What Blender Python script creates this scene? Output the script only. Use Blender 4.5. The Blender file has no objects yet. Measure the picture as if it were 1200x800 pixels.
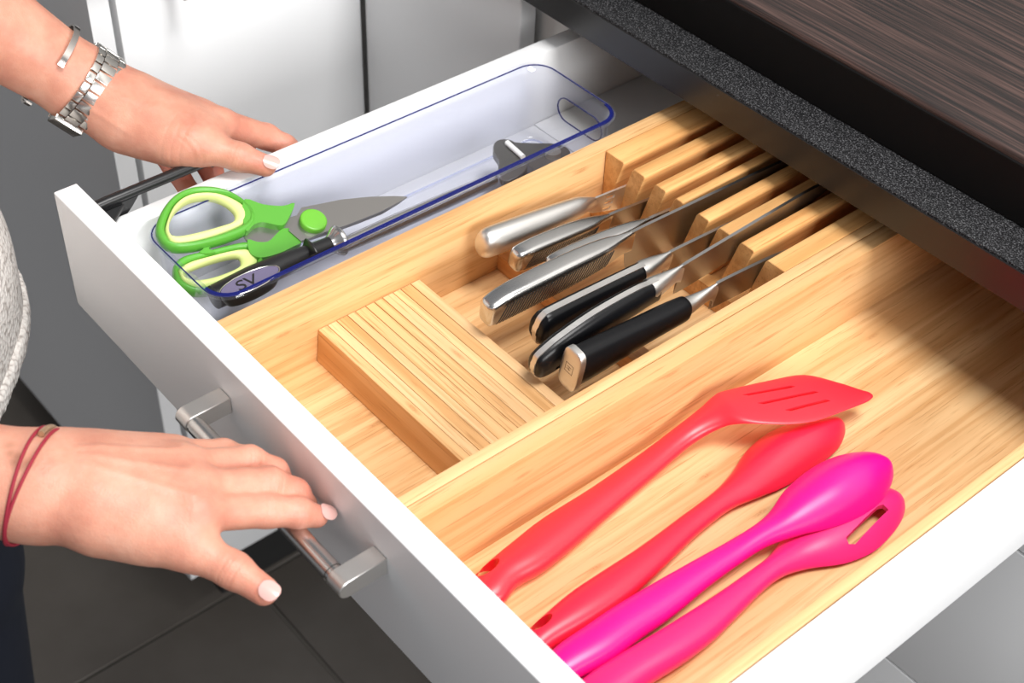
import bpy, bmesh, math, random
import numpy as np
from mathutils import Vector, Matrix

random.seed(7)
sc = bpy.context.scene
COL = sc.collection

# ------------------------------------------------------------------ camera
RC = ((0.6442, 0.7641, 0.0336), (0.5315, -0.4156, -0.7381), (-0.5500, 0.4933, -0.6738))   # right, down, forward
FPX = 1726.9
CAM = Vector((0.8044, -0.2976, 0.6095))
right = Vector(RC[0]).normalized(); fwd = Vector(RC[2]).normalized()
down = fwd.cross(right).normalized(); right = down.cross(fwd).normalized()
cd = bpy.data.cameras.new('camera'); cam = bpy.data.objects.new('camera', cd); COL.objects.link(cam)
M = Matrix.Identity(4)
for i in range(3):
    M[i][0] = right[i]; M[i][1] = -down[i]; M[i][2] = -fwd[i]; M[i][3] = CAM[i]
cam.matrix_world = M
cd.sensor_width = 36.0; cd.lens = FPX * 36.0 / 1200.0; cd.clip_start = 0.02
cd.dof.use_dof = True; cd.dof.focus_distance = 1.0; cd.dof.aperture_fstop = 11.0
sc.camera = cam

# ------------------------------------------------------------------ world, lights, exposure
sc.view_settings.view_transform = 'Standard'; sc.view_settings.look = 'None'
sc.view_settings.gamma = 1.0; sc.view_settings.use_curve_mapping = False
sc.view_settings.exposure = 0.0
w = bpy.data.worlds.new('studio'); sc.world = w; w.use_nodes = True
w.node_tree.nodes['Background'].inputs[0].default_value = (0.93, 0.95, 1.0, 1)
w.node_tree.nodes['Background'].inputs[1].default_value = 0.26

def area(name, loc, target, sx, sy, power, color=(1, 1, 1)):
    l = bpy.data.lights.new(name, 'AREA'); l.shape = 'RECTANGLE'; l.size = sx; l.size_y = sy
    l.energy = power; l.color = color
    o = bpy.data.objects.new(name, l); COL.objects.link(o); o.location = loc
    o.rotation_euler = (Vector(target) - Vector(loc)).to_track_quat('-Z', 'Y').to_euler()
    return o
area('softbox', (1.05, 0.30, 2.2), (0.25, 0.15, -0.1), 0.8, 0.8, 60, (1.0, 0.985, 0.965))
area('side_fill', (2.5, 0.10, 0.95), (0.0, 0.2, -0.1), 1.3, 0.8, 52, (1.0, 0.99, 0.98))

# ------------------------------------------------------------------ helpers
def ray(u, v):
    return right * ((u - 600) / FPX) + down * ((v - 400) / FPX) + fwd
def P(u, v, z):
    """point at height z seen at photo position (u, v)"""
    d = ray(u, v); return CAM + d * ((z - CAM.z) / d.z)

def tag(o, label=None, cat=None, group=None, kind=None):
    if label: o['label'] = label
    if cat: o['category'] = cat
    if group: o['group'] = group
    if kind: o['kind'] = kind
    return o
def empty(name, loc, label=None, cat=None, group=None, kind=None, parent=None):
    o = bpy.data.objects.new(name, None); COL.objects.link(o); o.location = loc
    o.empty_display_size = 0.02
    if parent: adopt(o, parent)
    return tag(o, label, cat, group, kind)
def wpos(o):
    p = Vector(o.location)
    return p + (wpos(o.parent) if (o.parent and not o.get('_abs')) else Vector())
def adopt(o, parent):
    o.parent = parent
    o.matrix_parent_inverse = parent_world(parent).inverted()
def parent_world(p):
    m = p.matrix_basis.copy()
    if p.parent: m = parent_world(p.parent) @ p.matrix_parent_inverse @ m
    return m
def obj(name, verts, faces, mat, parent=None, smooth=False, bevel=0.0, seg=2, sharp=None):
    me = bpy.data.meshes.new(name)
    me.from_pydata([tuple(v) for v in verts], [], [tuple(f) for f in faces])
    return finish(name, me, mat, parent, smooth, bevel, seg, sharp)
def finish(name, me, mat, parent=None, smooth=False, bevel=0.0, seg=2, sharp=None, fixn=True):
    if bevel or fixn:
        bm = bmesh.new(); bm.from_mesh(me)
        if bevel:
            bmesh.ops.bevel(bm, geom=bm.edges[:], offset=bevel, segments=seg, profile=0.6, affect='EDGES', clamp_overlap=True)
        bmesh.ops.recalc_face_normals(bm, faces=bm.faces[:])
        bm.to_mesh(me); bm.free()
    if mat: me.materials.append(mat)
    if smooth:
        for p in me.polygons: p.use_smooth = True
        me.set_sharp_from_angle(angle=math.radians(sharp if sharp else 60))
    o = bpy.data.objects.new(name, me); COL.objects.link(o)
    if parent: adopt(o, parent)
    return o
BOXF = [(0, 1, 3, 2), (4, 6, 7, 5), (0, 4, 5, 1), (2, 3, 7, 6), (0, 2, 6, 4), (1, 5, 7, 3)]
def boxv(a, b):
    return [(x, y, z) for x in (a[0], b[0]) for y in (a[1], b[1]) for z in (a[2], b[2])]
def box(name, a, b, mat, parent=None, bevel=0.0, seg=2):
    return obj(name, boxv(a, b), BOXF, mat, parent, bevel > 0, bevel, seg, 40)
def prism(pts, z0, z1):
    """polygon (3D pts) and its copy shifted by z"""
    n = len(pts); v = [Vector(p) + Vector(z0) for p in pts] + [Vector(p) + Vector(z1) for p in pts]
    f = [tuple(range(n))[::-1], tuple(range(n, 2 * n))] + [(i, (i + 1) % n, n + (i + 1) % n, n + i) for i in range(n)]
    return v, f
def loft(rings, closed=True, cap=True, loop=False):
    n = len(rings[0]); v = [p for r in rings for p in r]; f = []
    m = len(rings)
    for i in range(m if loop else m - 1):
        a = i * n; b = ((i + 1) % m) * n
        for j in range(n if closed else n - 1):
            k = (j + 1) % n
            f.append((a + j, a + k, b + k, b + j))
    if cap and not loop:
        f.append(tuple(range(n))[::-1]); f.append(tuple(range((m - 1) * n, m * n)))
    return v, f
def merge(*vf):
    V = []; F = []
    for v, f in vf:
        o = len(V); V += list(v); F += [tuple(i + o for i in q) for q in f]
    return V, F
def tube(path, r, n=12, loop=False):
    path = [Vector(p) for p in path]; rings = []; m = len(path)
    rr = r if isinstance(r, (list, tuple)) else [r] * m
    up = None
    for i, p in enumerate(path):
        if loop: t = (path[(i + 1) % m] - path[i - 1]).normalized()
        else: t = (path[min(i + 1, m - 1)] - path[max(i - 1, 0)]).normalized()
        if up is None:
            up = t.orthogonal().normalized()
        up = (up - t * up.dot(t)).normalized(); s = t.cross(up)
        rings.append([p + (up * math.cos(a) + s * math.sin(a)) * rr[i] for a in [2 * math.pi * k / n for k in range(n)]])
    return loft(rings, True, not loop, loop)
def smoothpath(pts, k=4):
    """Catmull-Rom through the points (tuples of any length)"""
    pts = [np.array(p, float) for p in pts]; out = []
    n = len(pts)
    for i in range(n - 1):
        p0 = pts[max(i - 1, 0)]; p1 = pts[i]; p2 = pts[i + 1]; p3 = pts[min(i + 2, n - 1)]
        for j in range(k):
            t = j / k
            out.append(0.5 * ((2 * p1) + (-p0 + p2) * t + (2 * p0 - 5 * p1 + 4 * p2 - p3) * t * t + (-p0 + 3 * p1 - 3 * p2 + p3) * t ** 3))
    out.append(pts[-1]); return out
def closedpath(pts, k=4):
    pts = [np.array(p, float) for p in pts]; out = []; n = len(pts)
    for i in range(n):
        p0 = pts[i - 1]; p1 = pts[i]; p2 = pts[(i + 1) % n]; p3 = pts[(i + 2) % n]
        for j in range(k):
            t = j / k
            out.append(0.5 * ((2 * p1) + (-p0 + p2) * t + (2 * p0 - 5 * p1 + 4 * p2 - p3) * t * t + (-p0 + 3 * p1 - 3 * p2 + p3) * t ** 3))
    return out
def boolean(o, cutters, op='DIFFERENCE'):
    for v, f in cutters:
        me = bpy.data.meshes.new('cut'); me.from_pydata([tuple(x) for x in v], [], f)
        bm = bmesh.new(); bm.from_mesh(me); bmesh.ops.recalc_face_normals(bm, faces=bm.faces[:]); bm.to_mesh(me); bm.free()
        c = bpy.data.objects.new('cut', me); COL.objects.link(c)
        m = o.modifiers.new('b', 'BOOLEAN'); m.operation = op; m.object = c; m.solver = 'EXACT'
        dg = bpy.context.evaluated_depsgraph_get(); dg.update()
        new = bpy.data.meshes.new_from_object(o.evaluated_get(dg))
        o.modifiers.clear(); old = o.data; o.data = new; bpy.data.meshes.remove(old)
        bpy.data.objects.remove(c); bpy.data.meshes.remove(me)
    for p in o.data.polygons: p.use_smooth = True
    o.data.set_sharp_from_angle(angle=math.radians(38))
    return o

# ------------------------------------------------------------------ materials
def mat(name, color, rough=0.5, metal=0.0, spec=None, coat=0.0, sss=0.0, emis=None):
    m = bpy.data.materials.new(name); m.use_nodes = True
    b = m.node_tree.nodes['Principled BSDF']
    b.inputs['Base Color'].default_value = (*color, 1); b.inputs['Roughness'].default_value = rough
    b.inputs['Metallic'].default_value = metal
    if spec is not None: b.inputs['Specular IOR Level'].default_value = spec
    if coat: b.inputs['Coat Weight'].default_value = coat; b.inputs['Coat Roughness'].default_value = 0.12
    if sss:
        b.inputs['Subsurface Weight'].default_value = sss; b.inputs['Subsurface Radius'].default_value = (1.0, 0.35, 0.2)
        b.inputs['Subsurface Scale'].default_value = 0.006
    return m
def nodes(m):
    t = m.node_tree; return t, t.nodes['Principled BSDF']
def N(t, kind, **kw):
    n = t.nodes.new(kind)
    for k, v in kw.items():
        if k in n.inputs: n.inputs[k].default_value = v
        else: setattr(n, k, v)
    return n
def ramp(t, stops):
    r = t.nodes.new('ShaderNodeValToRGB'); e = r.color_ramp.elements
    while len(e) < len(stops): e.new(0.5)
    for i, (p, c) in enumerate(stops):
        e[i].position = p; e[i].color = (*c, 1)
    return r
def coords(t, scale, rot=(0, 0, 0), loc=(0, 0, 0)):
    c = N(t, 'ShaderNodeTexCoord'); mp = N(t, 'ShaderNodeMapping')
    mp.inputs['Scale'].default_value = scale; mp.inputs['Rotation'].default_value = rot; mp.inputs['Location'].default_value = loc
    t.links.new(c.outputs['Object'], mp.inputs['Vector']); return mp
def bamboo(name, axis='y', light=(0.86, 0.555, 0.275), dark=(0.58, 0.28, 0.09), strip=55, seed=0.0, rough=0.42):
    """strips of bamboo laminated along one axis, with fine dark fibres and a node here and there"""
    m = mat(name, light, rough); t, b = nodes(m); L = t.links.new
    long_ = {'y': (1, 0.03, 1), 'x': (0.03, 1, 1)}[axis]
    # tone of each strip
    mp = coords(t, (long_[0] * strip, long_[1] * strip, strip * 0.7), loc=(seed, seed * 1.7, seed * .3))
    n1 = N(t, 'ShaderNodeTexNoise', Scale=1.0, Detail=1.0, Roughness=0.4); L(mp.outputs[0], n1.inputs['Vector'])
    # fibres
    mp2 = coords(t, (long_[0] * 620, long_[1] * 620 * 0.9, 500), loc=(seed * 3, 0, 0))
    n2 = N(t, 'ShaderNodeTexNoise', Scale=1.0, Detail=3.0, Roughness=0.65); L(mp2.outputs[0], n2.inputs['Vector'])
    mp3 = coords(t, (long_[0] * 230, long_[1] * 230, 200), loc=(seed * 5, 4, 0))
    n3 = N(t, 'ShaderNodeTexNoise', Scale=1.0, Detail=2.0, Roughness=0.5); L(mp3.outputs[0], n3.inputs['Vector'])
    r1 = ramp(t, [(0.30, (0, 0, 0)), (0.70, (1, 1, 1))]); L(n1.outputs['Fac'], r1.inputs[0])
    mix = N(t, 'ShaderNodeMix', data_type='RGBA'); L(r1.outputs[0], mix.inputs[0])
    mid = tuple(0.40 * l + 0.60 * d for l, d in zip(light, dark))
    mix.inputs[6].default_value = (*mid, 1); mix.inputs[7].default_value = (*light, 1)
    r3 = ramp(t, [(0.36, (1, 1, 1)), (0.54, (0, 0, 0))]); L(n3.outputs['Fac'], r3.inputs[0])
    mu = N(t, 'ShaderNodeMath', operation='MULTIPLY'); L(r3.outputs[0], mu.inputs[0]); mu.inputs[1].default_value = 0.55
    mix2 = N(t, 'ShaderNodeMix', data_type='RGBA'); L(mu.outputs[0], mix2.inputs[0]); L(mix.outputs[2], mix2.inputs[6]); mix2.inputs[7].default_value = (*dark, 1)
    r2 = ramp(t, [(0.31, (1, 1, 1)), (0.43, (0, 0, 0))]); L(n2.outputs['Fac'], r2.inputs[0])
    mu2 = N(t, 'ShaderNodeMath', operation='MULTIPLY'); L(r2.outputs[0], mu2.inputs[0]); mu2.inputs[1].default_value = 0.75
    mix3 = N(t, 'ShaderNodeMix', data_type='RGBA'); L(mu2.outputs[0], mix3.inputs[0]); L(mix2.outputs[2], mix3.inputs[6]); mix3.inputs[7].default_value = (dark[0] * .8, dark[1] * .75, dark[2] * .7, 1)
    # nodes of the cane: short darker knuckles
    vo = N(t, 'ShaderNodeTexVoronoi', feature='F1'); mpv = coords(t, {'y': (60, 13, 60), 'x': (13, 60, 60)}[axis], loc=(seed, 2, 0)); L(mpv.outputs[0], vo.inputs['Vector']); vo.inputs['Scale'].default_value = 1.0
    rv = ramp(t, [(0.05, (1, 1, 1)), (0.13, (0, 0, 0))]); L(vo.outputs['Distance'], rv.inputs[0])
    nn = N(t, 'ShaderNodeTexNoise', Scale=900.0, Detail=2.0); cc = coords(t, (1, 1, 1)); L(cc.outputs[0], nn.inputs['Vector'])
    mm = N(t, 'ShaderNodeMath', operation='MULTIPLY'); L(rv.outputs[0], mm.inputs[0]); L(nn.outputs['Fac'], mm.inputs[1])
    mix4 = N(t, 'ShaderNodeMix', data_type='RGBA'); L(mm.outputs[0], mix4.inputs[0]); L(mix3.outputs[2], mix4.inputs[6]); mix4.inputs[7].default_value = (dark[0] * .75, dark[1] * .6, dark[2] * .5, 1)
    L(mix4.outputs[2], b.inputs['Base Color'])
    bp = N(t, 'ShaderNodeBump', Strength=0.12, Distance=0.0004); L(n2.outputs['Fac'], bp.inputs['Height']); L(bp.outputs[0], b.inputs['Normal'])
    return m
M_bam = bamboo('bamboo_along', 'y')
M_bam2 = bamboo('bamboo_along_pale', 'y', light=(0.87, 0.575, 0.295), dark=(0.60, 0.30, 0.105), strip=70, seed=3.3)
M_bamx = bamboo('bamboo_across', 'x', light=(0.86, 0.555, 0.275), dark=(0.56, 0.27, 0.085), strip=70, seed=5.1)
M_end = bamboo('bamboo_front', 'x', light=(0.82, 0.46, 0.19), dark=(0.54, 0.23, 0.07), strip=60, seed=2.2)
M_slot = bamboo('bamboo_slot_piece', 'y', light=(0.86, 0.50, 0.20), dark=(0.58, 0.25, 0.07), strip=80, seed=7.7)
M_white = mat('white_lacquer', (0.86, 0.87, 0.88), 0.40)
M_white2 = mat('white_drawer_metal', (0.88, 0.885, 0.89), 0.4)
M_carc = mat('white_melamine', (0.78, 0.77, 0.75), 0.5)
M_mat_ = mat('pale_grey_drawer_base', (0.70, 0.695, 0.68), 0.55)
M_steel = mat('brushed_steel', (0.74, 0.72, 0.69), 0.38, 1.0)
M_steel_b = mat('polished_steel', (0.60, 0.59, 0.575), 0.24, 1.0)
M_blade = mat('blade_steel', (0.40, 0.385, 0.37), 0.30, 1.0)
M_black = mat('black_plastic', (0.012, 0.012, 0.013), 0.32)
M_blk_h = mat('black_handle_polymer', (0.005, 0.005, 0.006), 0.30, spec=0.25)
M_groove = mat('dark_groove', (0.02, 0.018, 0.016), 0.5)
M_plinth = mat('black_plinth', (0.02, 0.02, 0.02), 0.6)
M_nail = mat('pale_pink_nail', (0.70, 0.42, 0.38), 0.25, coat=0.4)
M_green = mat('green_plastic', (0.10, 0.37, 0.04), 0.35)
M_cream = mat('lime_cream_grip', (0.72, 0.80, 0.30), 0.5)
M_lime = mat('lime_pivot_cap', (0.15, 0.47, 0.04), 0.35)
for nm, c in (('M_red', (0.93, 0.025, 0.045)), ('M_red2', (0.90, 0.02, 0.06)), ('M_mag', (0.90, 0.004, 0.27)), ('M_pink', (0.93, 0.025, 0.22))):
    mm = mat('silicone_' + nm[2:], c, 0.33, sss=0.12); globals()[nm] = mm
# brushed texture on the steel: fine anisotropic-looking bump
for m_ in (M_steel,):
    t, b = nodes(m_); mp = coords(t, (60, 60, 1500)); n = N(t, 'ShaderNodeTexNoise', Scale=1.0, Detail=2.0); t.links.new(mp.outputs[0], n.inputs['Vector'])
    r = ramp(t, [(0.3, (0.36,) * 3), (0.7, (0.42,) * 3)]); t.links.new(n.outputs['Fac'], r.inputs[0]); t.links.new(r.outputs[0], b.inputs['Roughness'])

def speckled():
    m = mat('black_speckled_laminate', (0.02, 0.02, 0.02), 0.45, spec=0.25); t, b = nodes(m); L = t.links.new
    mp = coords(t, (1, 1, 1)); n = N(t, 'ShaderNodeTexNoise', Scale=850.0, Detail=2.0, Roughness=0.7); L(mp.outputs[0], n.inputs['Vector'])
    r = ramp(t, [(0.45, (0.005, 0.005, 0.0055)), (0.55, (0.024, 0.024, 0.026)), (0.70, (0.14, 0.14, 0.145))]); L(n.outputs['Fac'], r.inputs[0]); L(r.outputs[0], b.inputs['Base Color'])
    bp = N(t, 'ShaderNodeBump', Strength=0.5, Distance=0.0006); L(n.outputs['Fac'], bp.inputs['Height']); L(bp.outputs[0], b.inputs['Normal'])
    return m
M_counter = speckled()
def wenge():
    m = mat('dark_wenge_wood', (0.06, 0.03, 0.02), 0.55); t, b = nodes(m); L = t.links.new
    mp = coords(t, (9, 420, 420)); n = N(t, 'ShaderNodeTexNoise', Scale=1.0, Detail=3.0, Roughness=0.6); L(mp.outputs[0], n.inputs['Vector'])
    r = ramp(t, [(0.36, (0.006, 0.004, 0.004)), (0.46, (0.022, 0.012, 0.010)), (0.58, (0.052, 0.028, 0.023)), (0.72, (0.10, 0.056, 0.046))]); L(n.outputs['Fac'], r.inputs[0])
    L(r.outputs[0], b.inputs['Base Color'])
    bp = N(t, 'ShaderNodeBump', Strength=0.5, Distance=0.0006); L(n.outputs['Fac'], bp.inputs['Height']); L(bp.outputs[0], b.inputs['Normal'])
    return m
M_wenge = wenge()
def tile_mat():
    m = mat('dark_grey_brown_tile', (0.075, 0.066, 0.057), 0.5); t, b = nodes(m); L = t.links.new
    mp = coords(t, (1, 1, 1)); n = N(t, 'ShaderNodeTexNoise', Scale=6.0, Detail=5.0, Roughness=0.6); L(mp.outputs[0], n.inputs['Vector'])
    r = ramp(t, [(0.3, (0.070, 0.060, 0.051)), (0.7, (0.098, 0.086, 0.075))]); L(n.outputs['Fac'], r.inputs[0]); L(r.outputs[0], b.inputs['Base Color'])
    return m
M_tile = tile_mat(); M_grout = mat('grout', (0.10, 0.092, 0.08), 0.9)
def skin_mat():
    m = mat('skin', (0.80, 0.50, 0.37), 0.46, sss=0.25); t, b = nodes(m); L = t.links.new
    mp = coords(t, (1, 1, 1))
    n = N(t, 'ShaderNodeTexNoise', Scale=38.0, Detail=4.0, Roughness=0.6); L(mp.outputs[0], n.inputs['Vector'])
    r = ramp(t, [(0.30, (0.54, 0.22, 0.150)), (0.52, (0.62, 0.29, 0.200)), (0.72, (0.67, 0.35, 0.25))]); L(n.outputs['Fac'], r.inputs[0])
    at = N(t, 'ShaderNodeAttribute', attribute_name='flush')
    mx = N(t, 'ShaderNodeMix', data_type='RGBA'); L(at.outputs['Fac'], mx.inputs[0]); L(r.outputs[0], mx.inputs[6]); mx.inputs[7].default_value = (0.66, 0.20, 0.145, 1)
    at2 = N(t, 'ShaderNodeAttribute', attribute_name='ink'); mx2 = N(t, 'ShaderNodeMix', data_type='RGBA'); L(at2.outputs['Fac'], mx2.inputs[0]); L(mx.outputs[2], mx2.inputs[6]); mx2.inputs[7].default_value = (0.30, 0.13, 0.07, 1)
    L(mx2.outputs[2], b.inputs['Base Color'])
    n2 = N(t, 'ShaderNodeTexNoise', Scale=900.0, Detail=3.0); L(mp.outputs[0], n2.inputs['Vector'])
    n3 = N(t, 'ShaderNodeTexNoise', Scale=110.0, Detail=3.0); L(mp.outputs[0], n3.inputs['Vector'])
    ad = N(t, 'ShaderNodeMath', operation='MULTIPLY_ADD'); L(n3.outputs['Fac'], ad.inputs[0]); ad.inputs[1].default_value = 2.0; L(n2.outputs['Fac'], ad.inputs[2])
    bp = N(t, 'ShaderNodeBump', Strength=0.35, Distance=0.0006); L(ad.outputs[0], bp.inputs['Height']); L(bp.outputs[0], b.inputs['Normal'])
    return m
M_skin = skin_mat()
def clear(name, tint, gloss=0.9, ior=1.45, dens=0.0, color=(0.1, 0.12, 0.5)):
    """clear thin plastic: lets light through, reflects by Fresnel"""
    m = bpy.data.materials.new(name); m.use_nodes = True; t = m.node_tree; t.nodes.clear(); L = t.links.new
    out = N(t, 'ShaderNodeOutputMaterial'); tr = N(t, 'ShaderNodeBsdfTransparent', Color=(*tint, 1)); gl = N(t, 'ShaderNodeBsdfGlossy', Color=(1, 1, 1, 1), Roughness=0.04)
    lw_ = N(t, 'ShaderNodeLayerWeight', Blend=0.5); pw = N(t, 'ShaderNodeMath', operation='POWER'); L(lw_.outputs['Facing'], pw.inputs[0]); pw.inputs[1].default_value = 4.0; fr = N(t, 'ShaderNodeMath', operation='MULTIPLY_ADD'); L(pw.outputs[0], fr.inputs[0]); fr.inputs[1].default_value = 0.6; fr.inputs[2].default_value = 0.03; mx = N(t, 'ShaderNodeMixShader'); L(fr.outputs[0], mx.inputs[0]); L(tr.outputs[0], mx.inputs[1]); L(gl.outputs[0], mx.inputs[2])
    if dens:
        df = N(t, 'ShaderNodeBsdfDiffuse', Color=(*color, 1)); m2 = N(t, 'ShaderNodeMixShader'); m2.inputs[0].default_value = dens
        L(mx.outputs[0], m2.inputs[1]); L(df.outputs[0], m2.inputs[2]); L(m2.outputs[0], out.inputs[0])
    else: L(mx.outputs[0], out.inputs[0])
    return m
M_clear = clear('clear_plastic', (0.945, 0.952, 0.985), dens=0.022, color=(0.78, 0.80, 0.95))
M_rimc = clear('clear_rim', (0.86, 0.88, 0.96), dens=0.10, color=(0.6, 0.65, 0.95))
M_blue = clear('blue_edge_of_plastic', (0.16, 0.19, 0.55), dens=0.5, color=(0.02, 0.028, 0.22))

# ------------------------------------------------------------------ the room: floor, neighbouring cabinets, worktop
ZF = -0.88
floor = empty('floor', (0, 0, ZF)); tag(floor, kind='structure')
box('screed', (-2.45, -1.6, ZF - 0.03), (2.2, 1.5, ZF - 0.003), M_grout, floor)
tm = None
for i in range(-4, 4):
    for j in range(-3, 3):
        x0 = -0.27 + 0.6 * i; y0 = 0.244 + 0.6 * j
        if tm is None:
            tm = box('tile', (0.002, 0.002, -0.010), (0.598, 0.598, 0.0), M_tile, None, 0.0012, 1); tm.location = (x0, y0, ZF); adopt(tm, floor); first = tm
        else:
            o = bpy.data.objects.new('tile', first.data); COL.objects.link(o); o.location = (x0, y0, ZF); adopt(o, floor)
back = box('wall_back', (-2.45, 1.08, ZF), (2.2, 1.14, 1.7), mat('painted_wall', (0.72, 0.71, 0.69), 0.8)); tag(back, kind='structure')
lw = box('wall_left', (-2.5, -1.6, ZF), (-2.45, 1.14, 1.7), mat('painted_wall_side', (0.72, 0.71, 0.69), 0.8)); tag(lw, kind='structure')

XL = -0.2589
lc = empty('base_cabinet', (-0.55, 0.5, -0.88), 'white base cabinet at a right angle, behind the upper hand, with a steel handle', 'cabinet')
box('end_panel', (-0.86, 0.1592, -0.80), (XL, 0.1785, -0.0005), M_white, lc, 0.0008, 1)
box('carcass', (-0.86, 0.180, -0.80), (-0.282, 1.06, -0.002), M_carc, lc)
d = box('door', (-0.2779, 0.1845, -0.797), (XL, 0.4370, -0.004), M_white, lc, 0.0010)
box('plinth', (-0.80, 0.205, -0.88), (-0.277, 1.05, -0.801), M_plinth, lc)
hy = 0.236
v1 = tube([(XL + .030, hy, -0.022), (XL + .030, hy, -0.006)], .006, 16)
hd = obj('handle', *v1, M_steel, d, True)
box('bracket', (XL + .0005, hy - .006, -.034), (XL + .0365, hy + .006, -.022), M_steel, hd, .0008, 1)

cc = empty('corner_cabinet', (-0.14, 0.6, -0.88), 'white corner cabinet front left of the drawer cabinet, behind a dark vertical gap', 'cabinet')
box('door', (XL + 0.0035, 0.440, -0.797), (-0.026, 0.458, -0.004), M_white, cc, 0.001, 1)
box('filler', (XL - 0.02, 0.466, -0.80), (-0.005, 0.482, -0.002), M_carc, cc)
box('plinth', (XL - .015, 0.50, -0.88), (-0.004, 0.516, -0.801), M_plinth, cc)

kc = empty('drawer_cabinet', (0.3, 0.7, -0.88), 'white cabinet under the worktop that the open drawer slides out of', 'cabinet')
box('side_panel', (-0.003, 0.459, -0.80), (0.015, 1.02, 0.003), M_carc, kc, .0006, 1)
box('side_panel', (0.582, 0.459, -0.80), (0.600, 1.02, 0.003), M_carc, kc, .0006, 1)
box('back_panel', (0.0155, 1.003, -0.80), (0.5815, 1.02, 0.003), M_carc, kc)
box('bottom_panel', (0.0155, 0.459, -0.80), (0.5815, 1.0025, -0.782), M_carc, kc)
for z0, z1 in ((-0.2015, -0.1035), (-0.4055, -0.2045), (-0.797, -0.4085)):
    box('drawer_front', (-0.001, 0.440, z0), (0.597, 0.4585, z1), M_white, kc, 0.001)
box('plinth', (0.001, 0.50, -0.88), (0.60, 0.516, -0.801), M_plinth, kc)
rc = empty('side_cabinet', (0.9, 0.7, -0.88), 'white cabinet to the right of the drawer cabinet', 'cabinet')
box('carcass', (0.602, 0.459, -0.80), (1.20, 1.02, 0.003), M_carc, rc)
for z0, z1 in ((-0.4055, -0.001), (-0.797, -0.4085)):
    box('door', (0.6005, 0.440, z0), (1.197, 0.4585, z1), M_white, rc, 0.001)
box('plinth', (0.602, 0.50, -0.88), (1.2, 0.516, -0.801), M_plinth, rc)

# worktop, an L over both runs, with a small rounding on its front edge
def worktop():
    z0, z1, r = 0.004, 0.032, 0.002
    out = [(-0.86, 0.155), (-0.24, 0.155), (-0.24, 0.4205), (1.30, 0.4205), (1.30, 1.06), (-0.86, 1.06)]
    v, f = prism([(x, y, 0) for x, y in out], (0, 0, z0), (0, 0, z1))
    o = obj('worktop', v, f, M_counter, None, True, 0.0022, 2, 40)
    tag(o, 'black worktop with fine grey speckles above the open drawer', 'worktop')
    box('front_shade', (-0.2385, 0.4188, 0.0045), (1.30, 0.4203, 0.0305), mat('smooth_shade_black', (0.010, 0.009, 0.009), 0.32), o, 0.0004, 1)  # added smooth strip; shade of the worktop front is put into its near-black
worktop()
v, f = prism([(-0.1, 0.4585, 0), (1.25, 0.4585, 0), (1.25, 0.98, 0), (-0.1, 0.98, 0)], (0, 0, 0.0322), (0, 0, 0.0780))
bd = tag(obj('wooden_board', v, f, M_wenge, None, True, 0.0035, 3, 40), 'thick dark brown wood board lying on the black worktop', 'board')
tag(box('front_shade', (-0.1, 0.4560, 0.0322), (1.25, 0.4584, 0.0735), mat('board_shade_black', (0.004, 0.0035, 0.0035), 0.7, spec=0.15), bd, 0.0006, 1), 'front face of the board, its shade painted black')  # added cover strip; the board's shaded front is painted near-black

# ------------------------------------------------------------------ the open drawer
dr = empty('drawer', (0.295, 0.26, -0.1), 'wide white kitchen drawer pulled out, with a steel bar handle on its front', 'drawer')
box('front_panel', (0.0, 0.0, -0.100), (0.5915, 0.0172, 0.0), M_white, dr, 0.0012, 3)
sl = box('side_wall', (0.0205, 0.0178, -0.0965), (0.0370, 0.615, -0.024), M_white2, dr, 0.002)
sr = box('side_wall', (0.5540, 0.0178, -0.0965), (0.5710, 0.615, -0.024), M_white2, dr, 0.002)
box('back_wall', (0.0375, 0.600, -0.0965), (0.5535, 0.615, -0.030), M_white2, dr, 0.001)
box('bottom', (0.0372, 0.0178, -0.0965), (0.5538, 0.5998, -0.0915), M_mat_, dr)
hb = empty('handle', (0.29, -0.03, -0.033), parent=dr); tag(hb, 'brushed steel bar handle on two square brackets')
for x0, x1 in ((0.2066, 0.2190), (0.3660, 0.3785)):
    pts = []
    yc, zc, r = -0.0262, -0.0325, 0.0064
    pts = [(0, -0.0004, zc - r), (0, -0.0004, zc + r)] + [(0, yc + r * math.cos(a), zc + r * math.sin(a)) for a in [math.pi / 2 + math.pi * k / 10 for k in range(11)]]
    v, f = prism(pts, (x0, 0, 0), (x1, 0, 0)); obj('bracket', v, f, M_steel, hb, True, 0.0005, 1, 40)
v, f = tube([(0.2190, -0.0262, -0.0325), (0.2200, -0.0262, -0.0325)], [0.0056] * 2, 24)
bar = merge(tube([(0.2192, -0.0262, -0.0325), (0.2215, -0.0262, -0.0325)], [0.0056, 0.0056], 28), tube([(0.2218, -0.0262, -0.0325), (0.3632, -0.0262, -0.0325)], [0.0060, 0.0060], 28),
            tube([(0.3635, -0.0262, -0.0325), (0.3658, -0.0262, -0.0325)], [0.0056, 0.0056], 28))
obj('bar', *bar, M_steel_b, hb, True, sharp=40)
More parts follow.
